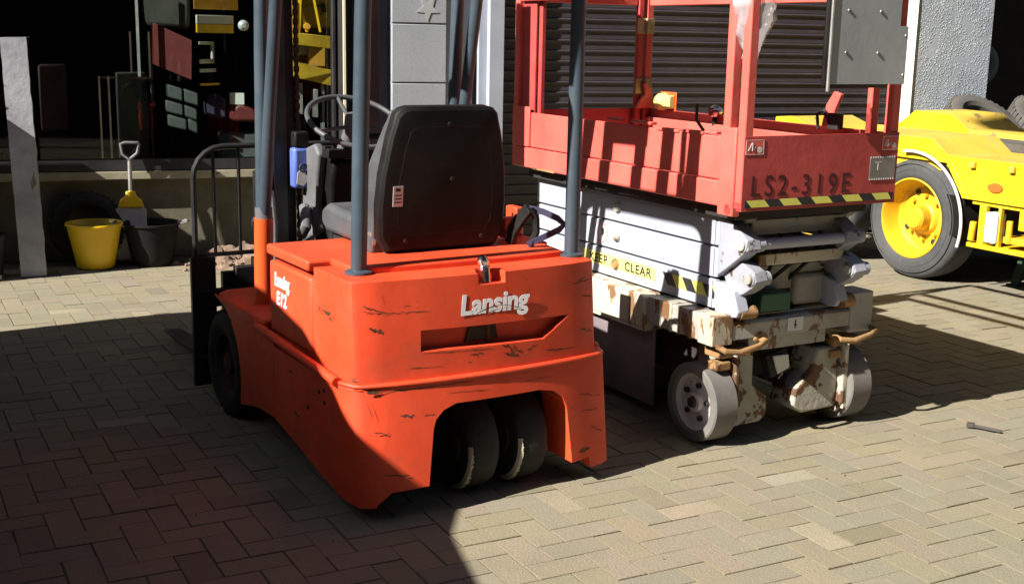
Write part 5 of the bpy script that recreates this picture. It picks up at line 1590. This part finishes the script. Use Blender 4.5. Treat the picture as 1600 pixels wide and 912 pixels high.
# ================================================================== ADDED SKY BLOCKERS (out of view; they darken the shade and the window's reflections)
def brick_mat():
    m, t, b = base_mat('dark_brick')  # brick kept dark so the added walls bounce little light
    tc = t.nodes.new('ShaderNodeTexCoord')
    mp = t.nodes.new('ShaderNodeMapping'); mp.inputs['Rotation'].default_value = (R(90), 0, 0)
    t.links.new(tc.outputs['Object'], mp.inputs[0])
    br = nd(t, 'ShaderNodeTexBrick', Scale=4.4)
    br.inputs['Color1'].default_value = (0.035, 0.028, 0.025, 1)
    br.inputs['Color2'].default_value = (0.025, 0.022, 0.020, 1)
    br.inputs['Mortar'].default_value = (0.03, 0.029, 0.027, 1)
    t.links.new(mp.outputs[0], br.inputs['Vector'])
    t.links.new(br.outputs['Color'], b.inputs['Base Color'])
    b.inputs['Roughness'].default_value = 0.9
    return m
M['brick'] = brick_mat()
def blocker(label, loc, rz, L_, D_, Hh):  # unseen building added to block sky light
    t = thing('sky_blocker', label, 'building', loc, rz)
    b = MB(); b.box(-L_ / 2, L_ / 2, 0, D_, 0, Hh); b.obj('wall', M['brick'], t)
    b = MB(); b.box(-L_ / 2 - .2, L_ / 2 + .2, -.2, D_ + .2, Hh, Hh + .25); b.obj('roof', M['frame_dark'], t)
    n = int(L_ / 4)
    for i in range(n):
        x = -L_ / 2 + (i + .5) * L_ / n
        for z in (1.2, 5.0):
            b = MB(); b.box(x - .7, x + .7, -.03, -.002, z, z + 1.6); w = b.obj('window', M['frame_dark'], t)
    b = MB(); b.box(-1.6, 1.6, -.05, -.032, 0, 3.4); b.obj('door', M['navy'], t)
blocker('long unseen dark brick warehouse behind the photographer, facing the workshop', (7, -4.5, 0), R(180), 22, 6, 9)
blocker('unseen dark brick warehouse across the yard on the sunny side', (-13 * .8241 + 2 * .5664, -13 * .5664 - 2 * .8241, 0), R(124.5), 26, 6, 8)
blocker('unseen dark brick warehouse closing the right side of the yard', (11.5, 3, 0), R(270), 16, 5, 7)

def wing(label, q0, q1, s0, s1, Hh):  # unseen side block added to narrow the open sky
    # local x = along the sun direction, local y = -q
    t = thing('sky_blocker', label, 'building', (0, 0, 0), math.atan2(.5664, .8241))
    b = MB(); b.box(s0, s1, -q1, -q0, 0, Hh); b.obj('wall', M['brick'], t)
    b = MB(); b.box(s0 - .2, s1 + .2, -q1 - .2, -q0 + .2, Hh, Hh + .25); b.obj('roof', M['frame_dark'], t)
    return t
wing('unseen tall brick wing left of the yard, added to cut sky light', -15, -9.6, -17, -1.2, 9.5)
wing('unseen tall brick wing, added to cut sky light, beside the long warehouse', 3.0, 8.0, -17, -2.2, 10)
# canopy added out of view to block sky light on the left
cn = thing('sky_block_canopy', 'unseen canopy added over the left half of the yard to block sky light', 'canopy', (0, 0, 0), math.atan2(.5664, .8241))
# local x = along the sun direction, local y = -q
b = MB(); b.prism([(-1.8, 0), (9, 0), (9, 14), (-3, 14), (-3, 7.5), (1.2, 7.5), (1.2, 5.4), (-1.8, 5.4)], 'z', 8.0, 8.2); b.obj('roof', M['frame_dark'], cn)
for x, y in ((-1.9, .1), (-3.1, 13.8)):
    b = MB(); b.box(x - .1, x + .1, y - .1, y + .1, 0, 8.0); b.obj('column', M['frame_dark'], cn)
